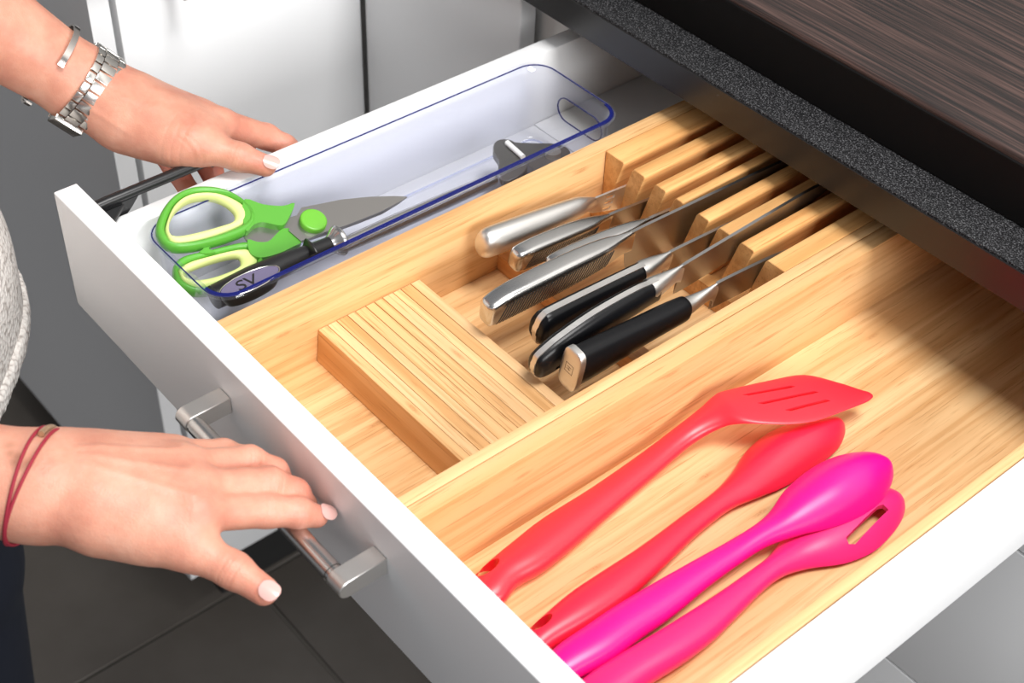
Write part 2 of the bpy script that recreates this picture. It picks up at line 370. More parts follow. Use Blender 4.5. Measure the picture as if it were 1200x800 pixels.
# black reinforcing rail on the outside of the left wall, fixed to the front
rl = tube([(0.0150, 0.0178, -0.0135), (0.0150, 0.030, -0.0132), (0.0152, 0.106, -0.0128), (0.0154, 0.112, -0.0140), (0.0155, 0.114, -0.0175)], [0.0040, 0.0042, 0.0042, 0.0042, 0.003], 10)
rail = obj('front_brace', *rl, M_black, dr, True)
v, f = prism([(0.0128, 0.0178, -0.016), (0.0128, 0.052, -0.0150), (0.0128, 0.046, -0.022), (0.0128, 0.0178, -0.048)], (0, 0, 0), (0.0062, 0, 0)); obj('gusset', v, f, M_black, rail)
v, f = prism([(0.020, 0.0176, -0.0195), (0.034, 0.0176, -0.0235), (0.031, 0.024, -0.0235), (0.020, 0.040, -0.0195)], (0, 0, 0), (0, 0, 0.0035)); obj('clip', v, f, M_black, rail, False, 0.0006, 1)

# ------------------------------------------------------------------ bamboo trays
ZR = -0.022; ZT = -0.084
kt = empty('knife_tray', (0.26, 0.26, -0.0912), 'bamboo knife tray in the middle of the drawer, with slots for knives', 'tray')
box('floor_board', (0.1580, 0.0200, -0.0908), (0.3575, 0.590, ZT), M_bam2, kt)
box('side_wall', (0.1577, 0.0195, -0.0910), (0.1708, 0.590, ZR), M_bam, kt, 0.0006)
box('side_wall', (0.3494, 0.0195, -0.0910), (0.3578, 0.590, ZR), M_bam2, kt, 0.0006)
box('front_wall', (0.1710, 0.0195, ZT + .0002), (0.3492, 0.0265, ZR - .004), M_bamx, kt, 0.0005)
box('back_wall', (0.1710, 0.583, ZT + .0002), (0.3492, 0.590, ZR), M_bamx, kt, 0.0005)
box('handle_rest', (0.1712, 0.2522, ZT + .0002), (0.3490, 0.2680, -0.0700), M_end, kt, 0.0006)
TL = 0.28   # sideways lean of the slots per unit of depth
for (xa, xb, cl, cr) in ((0.1712, 0.1909, 0, 1), (0.2000, 0.2130, 1, 1), (0.2233, 0.2348, 1, 1), (0.2440, 0.2525, 1, 1), (0.2665, 0.2782, 1, 1), (0.2872, 0.2995, 1, 1), (0.3082, 0.3214, 1, 1), (0.3327, 0.3490, 1, 0)):
    zb = -0.0655; dz = ZR - zb
    la = xa - (TL * dz if cl else 0); lb = xb - (TL * dz if cr else 0)
    c = 0.0012
    p = [(la, 0, zb), (xa - (TL * .003 if cl else 0), 0, ZR - (.003 if cl else .0)), (xa + (c if cl else 0), 0, ZR), (xb - (c if cr else 0), 0, ZR), (xb, 0, ZR - (.0015 if cr else 0)), (lb, 0, zb)]
    q = []
    for a in p:
        if not q or (Vector(a) - Vector(q[-1])).length > 1e-6: q.append(a)
    v, f = prism(q, (0, 0.3555, 0), (0, 0.5825, 0))
    obj('slot_divider', v, f, M_slot, kt, True, 0.0005, 1, 30)
box('slot_base', (0.1712, 0.345, ZT + .0002), (0.3490, 0.5825, -0.0660), M_slot, kt, 0.0005)

# sliding wooden block made of glued strips that run across the tray
blk = empty('sliding_block', (0.26, 0.138, ZT), 'loose bamboo block of glued strips lying across the front of the knife tray', 'block')
nst = 11; y0, y1 = 0.0950, 0.1805
ys = [y0 + (y1 - y0) * (i / nst) + (random.uniform(-.0012, .0012) if 0 < i < nst else 0) for i in range(nst + 1)]
tones = [M_bamx, bamboo('bamboo_strip_pale', 'x', light=(0.89, 0.60, 0.33), dark=(0.64, 0.35, 0.14), strip=70, seed=9.2), bamboo('bamboo_strip_warm', 'x', light=(0.83, 0.51, 0.24), dark=(0.55, 0.27, 0.09), strip=70, seed=11.5)]
for i in range(nst):
    z1 = -0.0566 + random.uniform(-.00012, .00012)
    a, b_ = ys[i] + .00012, ys[i + 1] - .00012
    if i == 0:
        v, f = prism([(0, a - .0030, ZT + .0003), (0, a, z1), (0, b_, z1), (0, b_, ZT + .0003)], (0.1712, 0, 0), (0.3488, 0, 0))
        o = obj('strip', v, f, M_end if False else tones[0], blk, True, 0.0003, 1, 30)
    else:
        o = box('strip', (0.1712, a, ZT + .0003), (0.3488, b_, z1), tones[(0, 1, 2, 1, 0, 2, 2, 1, 0, 2, 1)[i]], blk, 0.0003, 1)

ut = empty('utensil_tray', (0.455, 0.26, -0.0912), 'wide bamboo tray at the right of the drawer holding the coloured utensils', 'tray')
box('floor_board', (0.3590, 0.0200, -0.0908), (0.5530, 0.5900, ZT), M_bam2, ut)
box('side_wall', (0.3585, 0.0195, -0.0910), (0.3702, 0.5900, ZR), M_bam, ut, 0.0006)
box('side_wall', (0.5462, 0.0195, -0.0910), (0.5534, 0.5900, ZR - .003), M_bam2, ut, 0.0006)
box('front_wall', (0.3704, 0.0195, ZT + .0002), (0.5460, 0.0265, ZR - .004), M_bamx, ut, 0.0005)
box('back_wall', (0.3704, 0.5830, ZT + .0002), (0.5460, 0.5900, ZR), M_bamx, ut, 0.0005)

# ------------------------------------------------------------------ knives
def frame(butt, tip, lean=TL):
    """local frame of a knife: s along the spine, h downwards in the blade plane, t across"""
    o = Vector(butt); s = (Vector(tip) - o).normalized()
    dn = Vector((-lean, 0, -1)); dn = (dn - s * dn.dot(s)).normalized(); t = dn.cross(s).normalized()
    if t.x < 0: t = -t
    return lambda S, H, T: o + s * S + dn * H + t * T
def supersec(F, S, top, bot, w, n=28, e=2.6):
    c = (top + bot) / 2; h = (bot - top) / 2; out = []
    for k in range(n):
        a = 2 * math.pi * k / n; ca, sa = math.cos(a), math.sin(a)
        out.append(F(S, c + h * math.copysign(abs(sa) ** (2 / e), sa), w * math.copysign(abs(ca) ** (2 / e), ca)))
    return out
def handle_loft(F, st, n=28, e=2.6):
    st = smoothpath(st, 3)
    return loft([supersec(F, *s, n=n, e=e) for s in st])
def blade(F, s0, s1, top0, bot0, heights, thick=0.0011, tipdrop=0.0):
    """heights: list of (fraction, top, bottom)"""
    rings = []
    for fr, tp, bt in smoothpath(heights, 4):
        S = s0 + (s1 - s0) * fr
        rings.append([F(S, tp, -thick), F(S, tp, thick), F(S, tp + (bt - tp) * .6, thick * .75), F(S, bt, 0.00012), F(S, bt, -0.00012), F(S, tp + (bt - tp) * .6, -thick * .75)])
    return loft(rings)
def grooves2(F, st, e, s0, s1, n, f0, f1, slope=0.45):
    st = np.array(smoothpath(st, 3)); X = st[:, 0]; parts = []
    for i in range(n):
        S = s0 + (s1 - s0) * i / (n - 1)
        for sg in (1, -1):
            rings = []
            for j in range(6):
                fr = f0 + (f1 - f0) * j / 5; SS = S
                tp = np.interp(SS, X, st[:, 1]); bt = np.interp(SS, X, st[:, 2]); H = tp + (bt - tp) * fr
                SS = S - slope * (bt - tp) * (fr - f0)
                tp = np.interp(SS, X, st[:, 1]); bt = np.interp(SS, X, st[:, 2]); w_ = np.interp(SS, X, st[:, 3])
                rho = abs(H - (tp + bt) / 2) / ((bt - tp) / 2); t_ = w_ * max(0, 1 - rho ** e) ** (1 / e)
                a, b = t_ + .00022, t_ - .0008
                rings.append([F(SS, H, sg * a), F(SS + .0010, H, sg * a), F(SS + .0010, H, sg * b), F(SS, H, sg * b)])
            parts.append(loft(rings))
    return merge(*parts)
def grooves(F, s0, s1, n, top, bot, w, slope=0.35):
    parts = []
    for i in range(n):
        S = s0 + (s1 - s0) * i / (n - 1); fr = i / (n - 1)
        tp = top(fr); bt = bot(fr); ww = w(fr)
        for sg in (1, -1):
            a = [F(S, tp, sg * ww * 0.6), F(S + .00105, tp, sg * ww * 0.6), F(S + .00105 - slope * (bt - tp), bt, sg * ww * .6), F(S - slope * (bt - tp), bt, sg * ww * .6)]
            off = (F(0, 0, sg * (ww * .4 + .00022)) - F(0, 0, 0))
            parts.append(([*a, *[p + off for p in a]], [(0, 1, 2, 3), (4, 7, 6, 5), (0, 4, 5, 1), (1, 5, 6, 2), (2, 6, 7, 3), (3, 7, 4, 0)]))
    return merge(*parts)

def steel_knife(name, label, butt, tip, hl, bl, hh, wh, bh, cap=0.0, bulge=0.001, ng=34):
    r = empty(name, butt, label, 'knife', None)
    F = frame(butt, tip, .14)
    st = [(-0.0004, .0045 + cap, hh - .004, wh * .45), (.0006, .0030 + cap, hh - .0015, wh * .72), (.004, .0012 + cap, hh, wh * .92), (.02, -bulge, hh, wh), (hl * .55, -bulge * 2, hh * .92, wh), (hl * .8, -bulge, hh * .80, wh * .85), (hl * .93, 0, hh * .78, wh * .45), (hl + .004, .0006, hh * .9, .0012)]
    h = obj('handle', *handle_loft(F, st, n=40, e=4.2), M_steel_b, r, True)
    if ng:
        g = grooves2(F, st, 4.2, .013, hl * .84, ng, .24, .90)
        tag(obj('groove', *g, M_groove, h), kind='stuff')
    b = blade(F, hl - .002, hl + bl, 0, bh, [(0, .0006, hh * .85), (.04, .0004, bh * .92), (.15, 0, bh), (.6, .0, bh * .9), (.85, .002, bh * .6), (1, bh * .30, bh * .34)])
    obj('blade', *b, M_blade, r, True, sharp=25)
    return r
steel_knife('chef_knife', 'largest steel-handled knife with ridged grip and wide blade in the fourth slot', (.2480, .1770, -.0215), (.2604, .417, -.0200), .125, .185, .0235, .0078, .046, cap=.001, bulge=.0015, ng=36)
steel_knife('utility_knife', 'small steel-handled knife with ridged grip in the second slot from the left', (.2120, .2335, -.0300), (.2140, .355, -.0430), .088, .10, .0190, .0068, .024, bulge=.0008, ng=26)
steel_knife('slicing_knife', 'steel-handled knife half hidden behind the large chef knife handle, in the third slot', (.2335, .2460, -.0300), (.2385, .355, -.0365), .092, .11, .0190, .0060, .024, bulge=.0006, ng=26)

# slotted server with a plain round steel handle
def server():
    r = empty('steel_server', (.1905, .2246, -.024), 'brushed steel handle with slotted flat neck, leftmost piece in the slots', 'utensil')
    F = frame((.1895, .2230, -.0235), (.1935, .325, -.0350), .15)
    st = [(-.0008, .009, .016, .003), (.0, .005, .020, .006), (.003, .0015, .0235, .0082), (.012, 0, .0245, .0092), (.05, -.0005, .0215, .0088), (.085, -.0005, .0165, .0072), (.096, .001, .0150, .0045), (.104, .0035, .0180, .0014), (.108, .0040, .0195, .0010)]
    obj('handle', *handle_loft(F, st, e=2.1), M_steel, r, True)
    pl = [F(.105, .0040, -.0008), F(.150, .0010, -.0008), F(.205, .0, -.0008), F(.205, .028, -.0008), F(.150, .028, -.0008), F(.105, .0190, -.0008)]
    off = F(0, 0, .0008) - F(0, 0, -.0008); v, f = prism(pl, (0, 0, 0), off)
    o = obj('head', v, f, M_steel, r)
    cuts = []
    for k in range(3):
        h0 = .0068 + k * .0056
        a = [F(.116, h0, -.004), F(.1245, h0, -.004), F(.1245, h0 + .0030, -.004), F(.116, h0 + .0030, -.004)]
        cuts.append(prism(a, (0, 0, 0), F(0, 0, .004) - F(0, 0, -.004)))
    boolean(o, cuts)
server()

def black_knife(name, label, butt, tip, hl, bl, bh, st, tang=None, rivets=(), capst=None, bol=None, lean=.15, hole=None, mark=False):
    r = empty(name, butt, label, 'knife'); F = frame(butt, tip, lean)
    h = obj('handle', *handle_loft(F, st, e=2.5), M_blk_h, r, True)
    if hole:
        S, H, rr = hole
        ring = [F(S + rr * 1.6 * math.cos(a), H + rr * math.sin(a), -.02) for a in [2 * math.pi * k / 16 for k in range(16)]]
        boolean(h, [prism(ring, (0, 0, 0), F(0, 0, .02) - F(0, 0, -.02))])
    if tang:
        rings = []; hs = smoothpath(st, 3)
        tg = [(hs[0][0] - .0011, hs[0][1] + .001, hs[0][2] - .001, tang)] + [(q[0], q[1] - .0012, q[2] + .0010, tang) for q in hs]
        for S, tp, bt, w_ in tg:
            rings.append([F(S, tp, -w_), F(S, tp, w_), F(S, bt, w_), F(S, bt, -w_)])
        obj('tang', *loft(rings), M_steel, r, True, sharp=40)
    if capst:
        cap_ = obj('end_cap', *handle_loft(F, capst, n=40, e=4.0), M_steel, r, True, sharp=50)
        if mark:   # small square mark pressed into the cap
            ps = []
            for (h0, h1, t0, t1) in ((.0115, .0119, -.0036, .0036), (.0187, .0191, -.0036, .0036), (.0119, .0187, -.0036, -.0032), (.0119, .0187, .0032, .0036), (.0140, .0144, -.0020, .0020), (.0160, .0164, -.0020, .0014), (.0140, .0170, -.0002, .0002)):
                a = [F(-.00172, h0, t0), F(-.00172, h1, t0), F(-.00172, h1, t1), F(-.00172, h0, t1)]; ps.append(prism(a, (0, 0, 0), F(.0006, 0, 0) - F(0, 0, 0)))
            obj('mark', *merge(*ps), mat('etched_mark', (.25, .22, .20), .5, 1.0), cap_)
    if bol: obj('bolster', *handle_loft(F, bol, e=2.6), M_steel, r, True)
    for (S, H, w_) in rivets:
        ring = [F(S + .0028 * math.cos(a), H + .0028 * math.sin(a), -w_) for a in [2 * math.pi * k / 20 for k in range(20)]]
        obj('rivet', *prism(ring, (0, 0, 0), F(0, 0, w_) - F(0, 0, -w_)), M_steel_b, h)
    b = blade(F, hl, hl + bl, 0, bh, [(0, .0006, bh * .96), (.1, .0, bh), (.6, .0, bh * .92), (.85, .002, bh * .6), (1, bh * .30, bh * .34)])
    obj('blade', *b, M_blade, r, True, sharp=25)
    return r
# full-tang knife with a rounded butt
black_knife('paring_knife', 'black-handled knife with a rounded steel-edged butt and rivet in the fifth slot', (.2790, .1960, -.0235), (.2815, .355, -.0295), .118, .085, .022,
            [(.0, .011, .018, .0050), (.001, .006, .024, .0070), (.004, .0025, .0275, .0080), (.010, .0008, .0285, .0084), (.05, .0004, .0245, .0080), (.085, .0004, .0205, .0074), (.094, .0008, .0195, .0070)],
            tang=.0021,
            rivets=((.018, .0120, .00785),),
            bol=[(.092, -.0002, .0180, .0072), (.098, -.0004, .0180, .0070), (.108, .0, .0165, .0050), (.118, .0002, .0170, .0022), (.123, .0004, .0200, .0011)])
# long knife with a curved handle and hanging hole
black_knife('carving_knife', 'long black knife with a curved handle and bright steel strip in the sixth slot', (.3035, .1720, -.0250), (.3053, .400, -.0125), .128, .165, .030,
            [(.0, .010, .0185, .0036), (.001, .0060, .023, .0060), (.006, .0030, .0270, .0074), (.02, -.0015, .0265, .0082), (.05, -.0055, .0205, .0080), (.085, -.0040, .0185, .0076), (.098, -.0015, .0185, .0070), (.106, -.0008, .0195, .0066)],
            tang=.0019,
            bol=[(.100, -.0020, .0150, .0068), (.105, -.0016, .0155, .0066), (.116, -.0006, .0150, .0044), (.127, .0, .0160, .0020), (.132, .0004, .0200, .0012)],
            hole=(.017, .0190, .0023))
black_knife('kitchen_knife', 'stout black-handled knife with a flat steel end cap in the rightmost slot', (.3245, .1865, -.0165), (.3270, .355, -.0280), .128, .085, .026,
            [(.0035, .0, .0330, .0084), (.02, .0, .0310, .0086), (.05, .0005, .0255, .0082), (.080, .0010, .0215, .0080), (.098, .0018, .0205, .0074), (.1005, .0030, .0195, .0066)],
            capst=[(-.0016, .0045, .0290, .0060), (-.0010, .0012, .0325, .0080), (.0, .0002, .0338, .0086), (.0036, .0, .0335, .0086)],
            bol=[(.099, .0032, .0180, .0060), (.106, .0038, .0160, .0052), (.118, .0026, .0150, .0030), (.127, .0010, .0160, .0016), (.131, .0005, .0240, .0010)], lean=.11, mark=True)

# ------------------------------------------------------------------ silicone utensils
def section(c, side, upv, w, T, D, n=28):
    """lens or oval section: half width w, half thickness T, dome height D"""
    out = []
    for k in range(n):
        a = 2 * math.pi * k / n; x = math.cos(a); q = math.sin(a)
        z = D * (1 - x * x) + T * math.copysign(abs(q) ** 0.9, q)
        out.append(c + side * (w * x) + upv * z)
    return out
def utensil(name, label, stations, m, cat='spatula', k=4):
    """stations: (u1,v1,u2,v2, z, T, D, tilt) edges of the thing in plan, at height z"""
    r = []
    for (u1, v1, u2, v2, z, T, D, ti) in stations:
        a = P(u1, v1, z); b = P(u2, v2, z); r.append((*((a + b) / 2), *(b - a) / 2, T, D, ti))
    rings = []
    for q in smoothpath(r, k):
        c = Vector(q[0:3]); h = Vector(q[3:6]); w_ = h.length; sd = h / max(w_, 1e-6)
        sd = (sd + Vector((0, 0, q[8]))).normalized()
        fw = Vector((0, 0, 1)).cross(sd); up = sd.cross(fw).normalized()
        if up.z < 0: up = -up
        rings.append(section(c, sd, up, max(w_, .0004), q[6], q[7]))
    o = obj(name, *loft(rings), m, None, True, sharp=70)
    return tag(o, label, cat, 'silicone utensils in the wide bamboo tray')
Zt = ZT
def vcut(pts, z0, z1):
    """vertical cutter below photo points"""
    a = [P(u, v, (z0 + z1) / 2) for u, v in pts]
    return prism([(p.x, p.y, 0) for p in a], (0, 0, z0), (0, 0, z1))
sp = utensil('silicone_spatula', 'red slotted turner with three thin slots, uppermost of the coloured utensils', [
    (538, 702, 545, 708, Zt + .008, .003, 0, 0), (545, 692, 568, 712, Zt + .008, .006, 0, 0), (556, 676, 590, 705, Zt + .0085, .0075, 0, 0), (575.6, 657.5, 607, 685, Zt + .009, .0085, 0, 0), (601.8, 636, 638, 667, Zt + .0092, .0090, 0, 0), (635, 610, 671, 641, Zt + .0092, .0088, 0, 0), (692, 574, 720, 598, Zt + .0095, .0075, 0, 0),
    (749, 534, 771, 554, Zt + .011, .0062, 0, 0), (790, 503, 812, 519, Zt + .015, .0056, 0, 0), (820, 479, 846, 500, Zt + .022, .0045, 0, 0), (836, 464, 868, 496, Zt + .027, .0030, 0, 0), (850, 457.5, 892, 496.5, Zt + .028, .0019, .0004, 0),
    (900, 446, 926, 497, Zt + .027, .0016, .0006, 0), (942, 439, 956, 493, Zt + .026, .0015, .0004, 0), (980, 447.5, 990, 481, Zt + .024, .0014, .0002, 0), (1008, 456.5, 1012, 472.5, Zt + .022, .0013, 0, 0), (1018, 459.5, 1019.5, 468.5, Zt + .0217, .0012, 0, 0), (1022, 462.5, 1022.8, 465.5, Zt + .0215, .0009, 0, 0)], M_red)
cuts = []
for (u1, v1, u2, v2) in ((868.7, 465.2, 932, 453.5), (886.6, 475.4, 959.7, 459), (919, 482, 974, 468)):
    cuts.append(vcut([(u1, v1 - .1), (u2 - 6, v2 - 1.0), (u2, v2), (u2 - 6, v2 + 2.2), (u1 + 8, v1 + .9)], Zt + .015, Zt + .04))
boolean(sp, cuts)
a = P(571, 672, Zt + .009)
boolean(sp, [prism([(a.x + .0042 * math.cos(t_), a.y + .0085 * math.sin(t_), 0) for t_ in [2 * math.pi * k / 16 for k in range(16)]], (0, 0, Zt + .0005), (0, 0, Zt + .03))])
s2 = utensil('silicone_spoon', 'red solid spoon lying bowl-down beneath the slotted red turner', [
    (600, 765, 606, 770, Zt + .008, .003, 0, 0), (608, 752, 630, 770, Zt + .008, .006, 0, 0), (625.5, 733.5, 652, 756, Zt + .0085, .008, 0, 0), (663.5, 700, 698, 730, Zt + .0092, .009, 0, 0), (701.5, 674, 735, 704, Zt + .0092, .0088, 0, 0), (749, 643, 775, 667, Zt + .009, .0075, 0, 0), (796.5, 607.6, 817, 626, Zt + .0082, .0062, 0, 0), (834.5, 579, 856, 596, Zt + .0075, .0055, .001, 0),
    (856, 556, 888, 583, Zt + .006, .0042, .004, 0), (874, 529, 918, 571, Zt + .004, .0026, .009, 0), (901, 507, 948, 553, Zt + .0035, .0020, .0125, 0), (930, 497, 970, 537, Zt + .0035, .0018, .0125, 0), (955, 492.5, 984, 523, Zt + .0035, .0018, .010, 0), (974, 491, 990, 509, Zt + .0035, .0018, .006, 0), (984, 494.5, 990.5, 502, Zt + .0035, .0015, .002, 0)], M_red2, 'spoon')
a = P(634, 736, Zt + .009)
boolean(s2, [prism([(a.x + .0036 * math.cos(t_), a.y + .0075 * math.sin(t_), 0) for t_ in [2 * math.pi * k / 16 for k in range(16)]], (0, 0, Zt + .0005), (0, 0, Zt + .03))])
s4 = utensil('silicone_spoon', 'pink slotted spoon with one long open slot, nearest the right side of the drawer', [
    (645, 842, 655, 850, Zt + .008, .003, 0, 0), (650, 826, 690, 858, Zt + .008, .007, 0, 0), (685, 795, 722, 832, Zt + .009, .0085, 0, 0), (720.5, 771.5, 757, 804, Zt + .009, .0088, 0, 0), (768, 743, 804, 774, Zt + .009, .0085, 0, 0), (806, 719, 838, 748, Zt + .0085, .0076, 0, 0), (840, 697, 866, 720, Zt + .008, .0066, 0, 0), (872.5, 674, 893, 693, Zt + .0075, .0058, 0, 0), (898, 655, 917, 675, Zt + .007, .0052, .001, 0),
    (912, 638, 948, 666, Zt + .005, .0035, .0045, 0), (932, 612, 990, 660, Zt + .0038, .0022, .0095, 0), (965, 592, 1024, 646, Zt + .0036, .0019, .0115, 0), (1000, 578, 1046, 625, Zt + .0036, .0018, .0110, 0), (1030, 572, 1057, 609, Zt + .0036, .0018, .008, 0), (1048, 576, 1060.5, 598, Zt + .0036, .0016, .004, 0), (1056, 583, 1060.5, 592, Zt + .0036, .0014, .001, 0)], M_pink, 'spoon')
boolean(s4, [vcut([(994, 621), (1031, 587), (1037, 585), (1044, 588.5), (1006, 625), (998, 626)], Zt + .0003, Zt + .04)])
s3 = utensil('silicone_spoon', 'magenta solid spoon lying bowl-down partly over the pink slotted spoon', [
    (628, 790, 634, 796, Zt + .010, .003, 0, 0), (636, 776, 662, 800, Zt + .010, .007, 0, 0), (653, 758, 688, 789, Zt + .0105, .0085, 0, 0), (682, 738, 720, 771, Zt + .011, .009, 0, 0), (715.7, 715, 750, 748, Zt + .0115, .0088, 0, 0), (758.5, 689, 790, 720, Zt + .012, .0080, 0, 0), (806, 662, 830, 687, Zt + .0135, .0068, 0, 0), (848.8, 638, 868, 659, Zt + .015, .0058, 0, 0), (880, 619, 900, 639, Zt + .0165, .0052, .001, 0),
    (901, 601, 934, 628, Zt + .0165, .0036, .0045, 0), (920, 574, 968, 620, Zt + .0165, .0022, .010, 0), (948.5, 550, 1003, 608, Zt + .0165, .0019, .0140, 0), (977, 536, 1030, 590, Zt + .0165, .0018, .0140, 0), (1008, 531.5, 1043, 571, Zt + .0165, .0018, .0105, 0), (1032, 538, 1047, 558, Zt + .0165, .0018, .006, 0), (1042, 546, 1046, 553, Zt + .0165, .0015, .001, 0)], M_mag, 'spoon')

# ------------------------------------------------------------------ clear organiser box
def rrect(x0, y0, x1, y1, r, z, n=8):
    out = []
    for cx, cy, a0 in ((x1 - r, y1 - r, 0), (x0 + r, y1 - r, 90), (x0 + r, y0 + r, 180), (x1 - r, y0 + r, 270)):
        for k in range(n + 1):
            a = math.radians(a0 + 90 * k / n); out.append((cx + r * math.cos(a), cy + r * math.sin(a), z))
    return out
def bin_():
    X0, Y0, X1, Y1 = 0.0425, 0.0368, 0.1455, 0.4010
    zb = -0.0912; zt = -0.0235
    r = empty('organiser_box', ((X0 + X1) / 2, (Y0 + Y1) / 2, zb), 'long clear plastic organiser box with blue-tinted rim at the left of the drawer', 'box')
    def R(ins, z, rad): return rrect(X0 + ins, Y0 + ins, X1 - ins, Y1 - ins, rad, z)
    rings = [R(.0095, zb, .011), R(.0075, zb + .002, .013), R(.0040, zt - .004, .0165), R(.0010, zt - .002, .0195), R(.0, zt, .0200), R(.0008, zt + .0012, .0195), R(.0045, zt + .0012, .016), R(.0058, zt - .001, .0150),
             R(.0068, zt - .006, .0145), R(.0095, zb + .0045, .0115), R(.0125, zb + .0022, .009)]
    v, f = loft(rings)
    o = obj('body', v, f, M_clear, r, True, sharp=35)
    a = []
    for cx, a0 in ((0.1165, -90), (0.0855, 90)):
        for k in range(9):
            t_ = math.radians(a0 + 180 * k / 8); a.append((cx + .0105 * math.cos(t_), 0.375, -0.0475 + .0105 * math.sin(t_)))
    boolean(o, [prism(a, (0, 0, 0), (0, 0.04, 0))])
    # edge of the grip hole
    ye = Y1 - .0066
    obj('grip_edge', *tube([(p[0], ye, p[2]) for p in a], .00055, 6, True), M_blue, r, True)
    # blue-looking moulded edges: along the rim and the raised floor
    def ring(ins, z, rad, rr, name, m):
        return obj(name, *tube(rrect(X0 + ins, Y0 + ins, X1 - ins, Y1 - ins, rad, z), rr, 6, True), m, r, True)
    ring(.0016, zt + .0008, .0195, .00055, 'rim', M_blue)
    ring(.0125, zb + .0035, .009, .0008, 'floor_edge', M_rimc)
    # wider tinted lip on the wall beside the bamboo tray and at the near corner
    v = []
    pts = rrect(X0 + .0024, Y0 + .0024, X1 - .0024, Y1 - .0024, .018, zt + .0013)
    pin = rrect(X0 + .0044, Y0 + .0044, X1 - .0044, Y1 - .0044, .0165, zt + .0014)
    n = len(pts)
    sel = [i for i in range(n) if (pts[i][0] > X1 - .019)]
    q = sel[18 - len(sel):]
    order = [i for i in range(27, 36)] + [i for i in range(0, 9)]
    rings = [[(pts[i][0], pts[i][1], pts[i][2]), (pin[i][0], pin[i][1], pin[i][2]), (pin[i][0], pin[i][1], pin[i][2] - .0006), (pts[i][0], pts[i][1], pts[i][2] - .0006)] for i in order]
    obj('lip', *loft(rings), M_blue, r, True)
    return r
bin_()

# ------------------------------------------------------------------ scissors in the box
SC_N = Vector((0.35, 0.10, 1)).normalized()
def plane_pt(u, v, lift=0.0, o=(0.035, 0.06, -0.0150), nrm=SC_N):
    d = ray(u, v); o = Vector(o) + nrm * lift
    return CAM + d * ((o - CAM).dot(nrm) / d.dot(nrm))
def ring_band(outer, inner, lift, half, n=72, m=7, tiltf=None):
    """rounded band between two closed outlines (photo points) on the scissors' plane"""
    def res(pts):
        q = closedpath([plane_pt(u, v, lift) for u, v in pts], 8)
        q = [Vector(a) for a in q]; c = cen
        ang = sorted([((math.atan2((p - c).y, (p - c).x)) % (2 * math.pi), p) for p in q], key=lambda s: s[0])
        out = []
        for k in range(n):
            a = 2 * math.pi * k / n
            for i in range(len(ang)):
                a0, p0 = ang[i - 1]; a1, p1 = ang[i]
                if i == 0: a0 -= 2 * math.pi
                if a0 <= a <= a1 or (i == 0 and a0 <= a - 2 * math.pi <= a1):
                    aa = a if a0 <= a <= a1 else a - 2 * math.pi
                    out.append(p0.lerp(p1, 0 if a1 == a0 else (aa - a0) / (a1 - a0))); break
            else: out.append(ang[-1][1].lerp(ang[0][1], .5))
        return out
    ci = [plane_pt(u, v, lift) for u, v in inner]; cen = sum(ci, Vector()) / len(ci)
    O = res(outer); I = res(inner); rings = []
    for k in range(n):
        sec = []
        for j in range(m): a = math.pi * j / (m - 1); sec.append(O[k].lerp(I[k], (1 - math.cos(a)) / 2) + SC_N * (half * math.sin(a) ** .8 if 0 < j < m - 1 else 0))
        for j in range(m - 2, 0, -1): a = math.pi * j / (m - 1); sec.append(O[k].lerp(I[k], (1 - math.cos(a)) / 2) - SC_N * half * math.sin(a) ** .8)
        rings.append(sec)
    return loft(rings, loop=True)
def plate(pts, lift, th, smooth=True):
    q = [Vector(a) for a in (closedpath([plane_pt(u, v, lift) for u, v in pts], 3) if smooth else [plane_pt(u, v, lift) for u, v in pts])]
    return prism(q, SC_N * -th / 2, SC_N * th / 2)
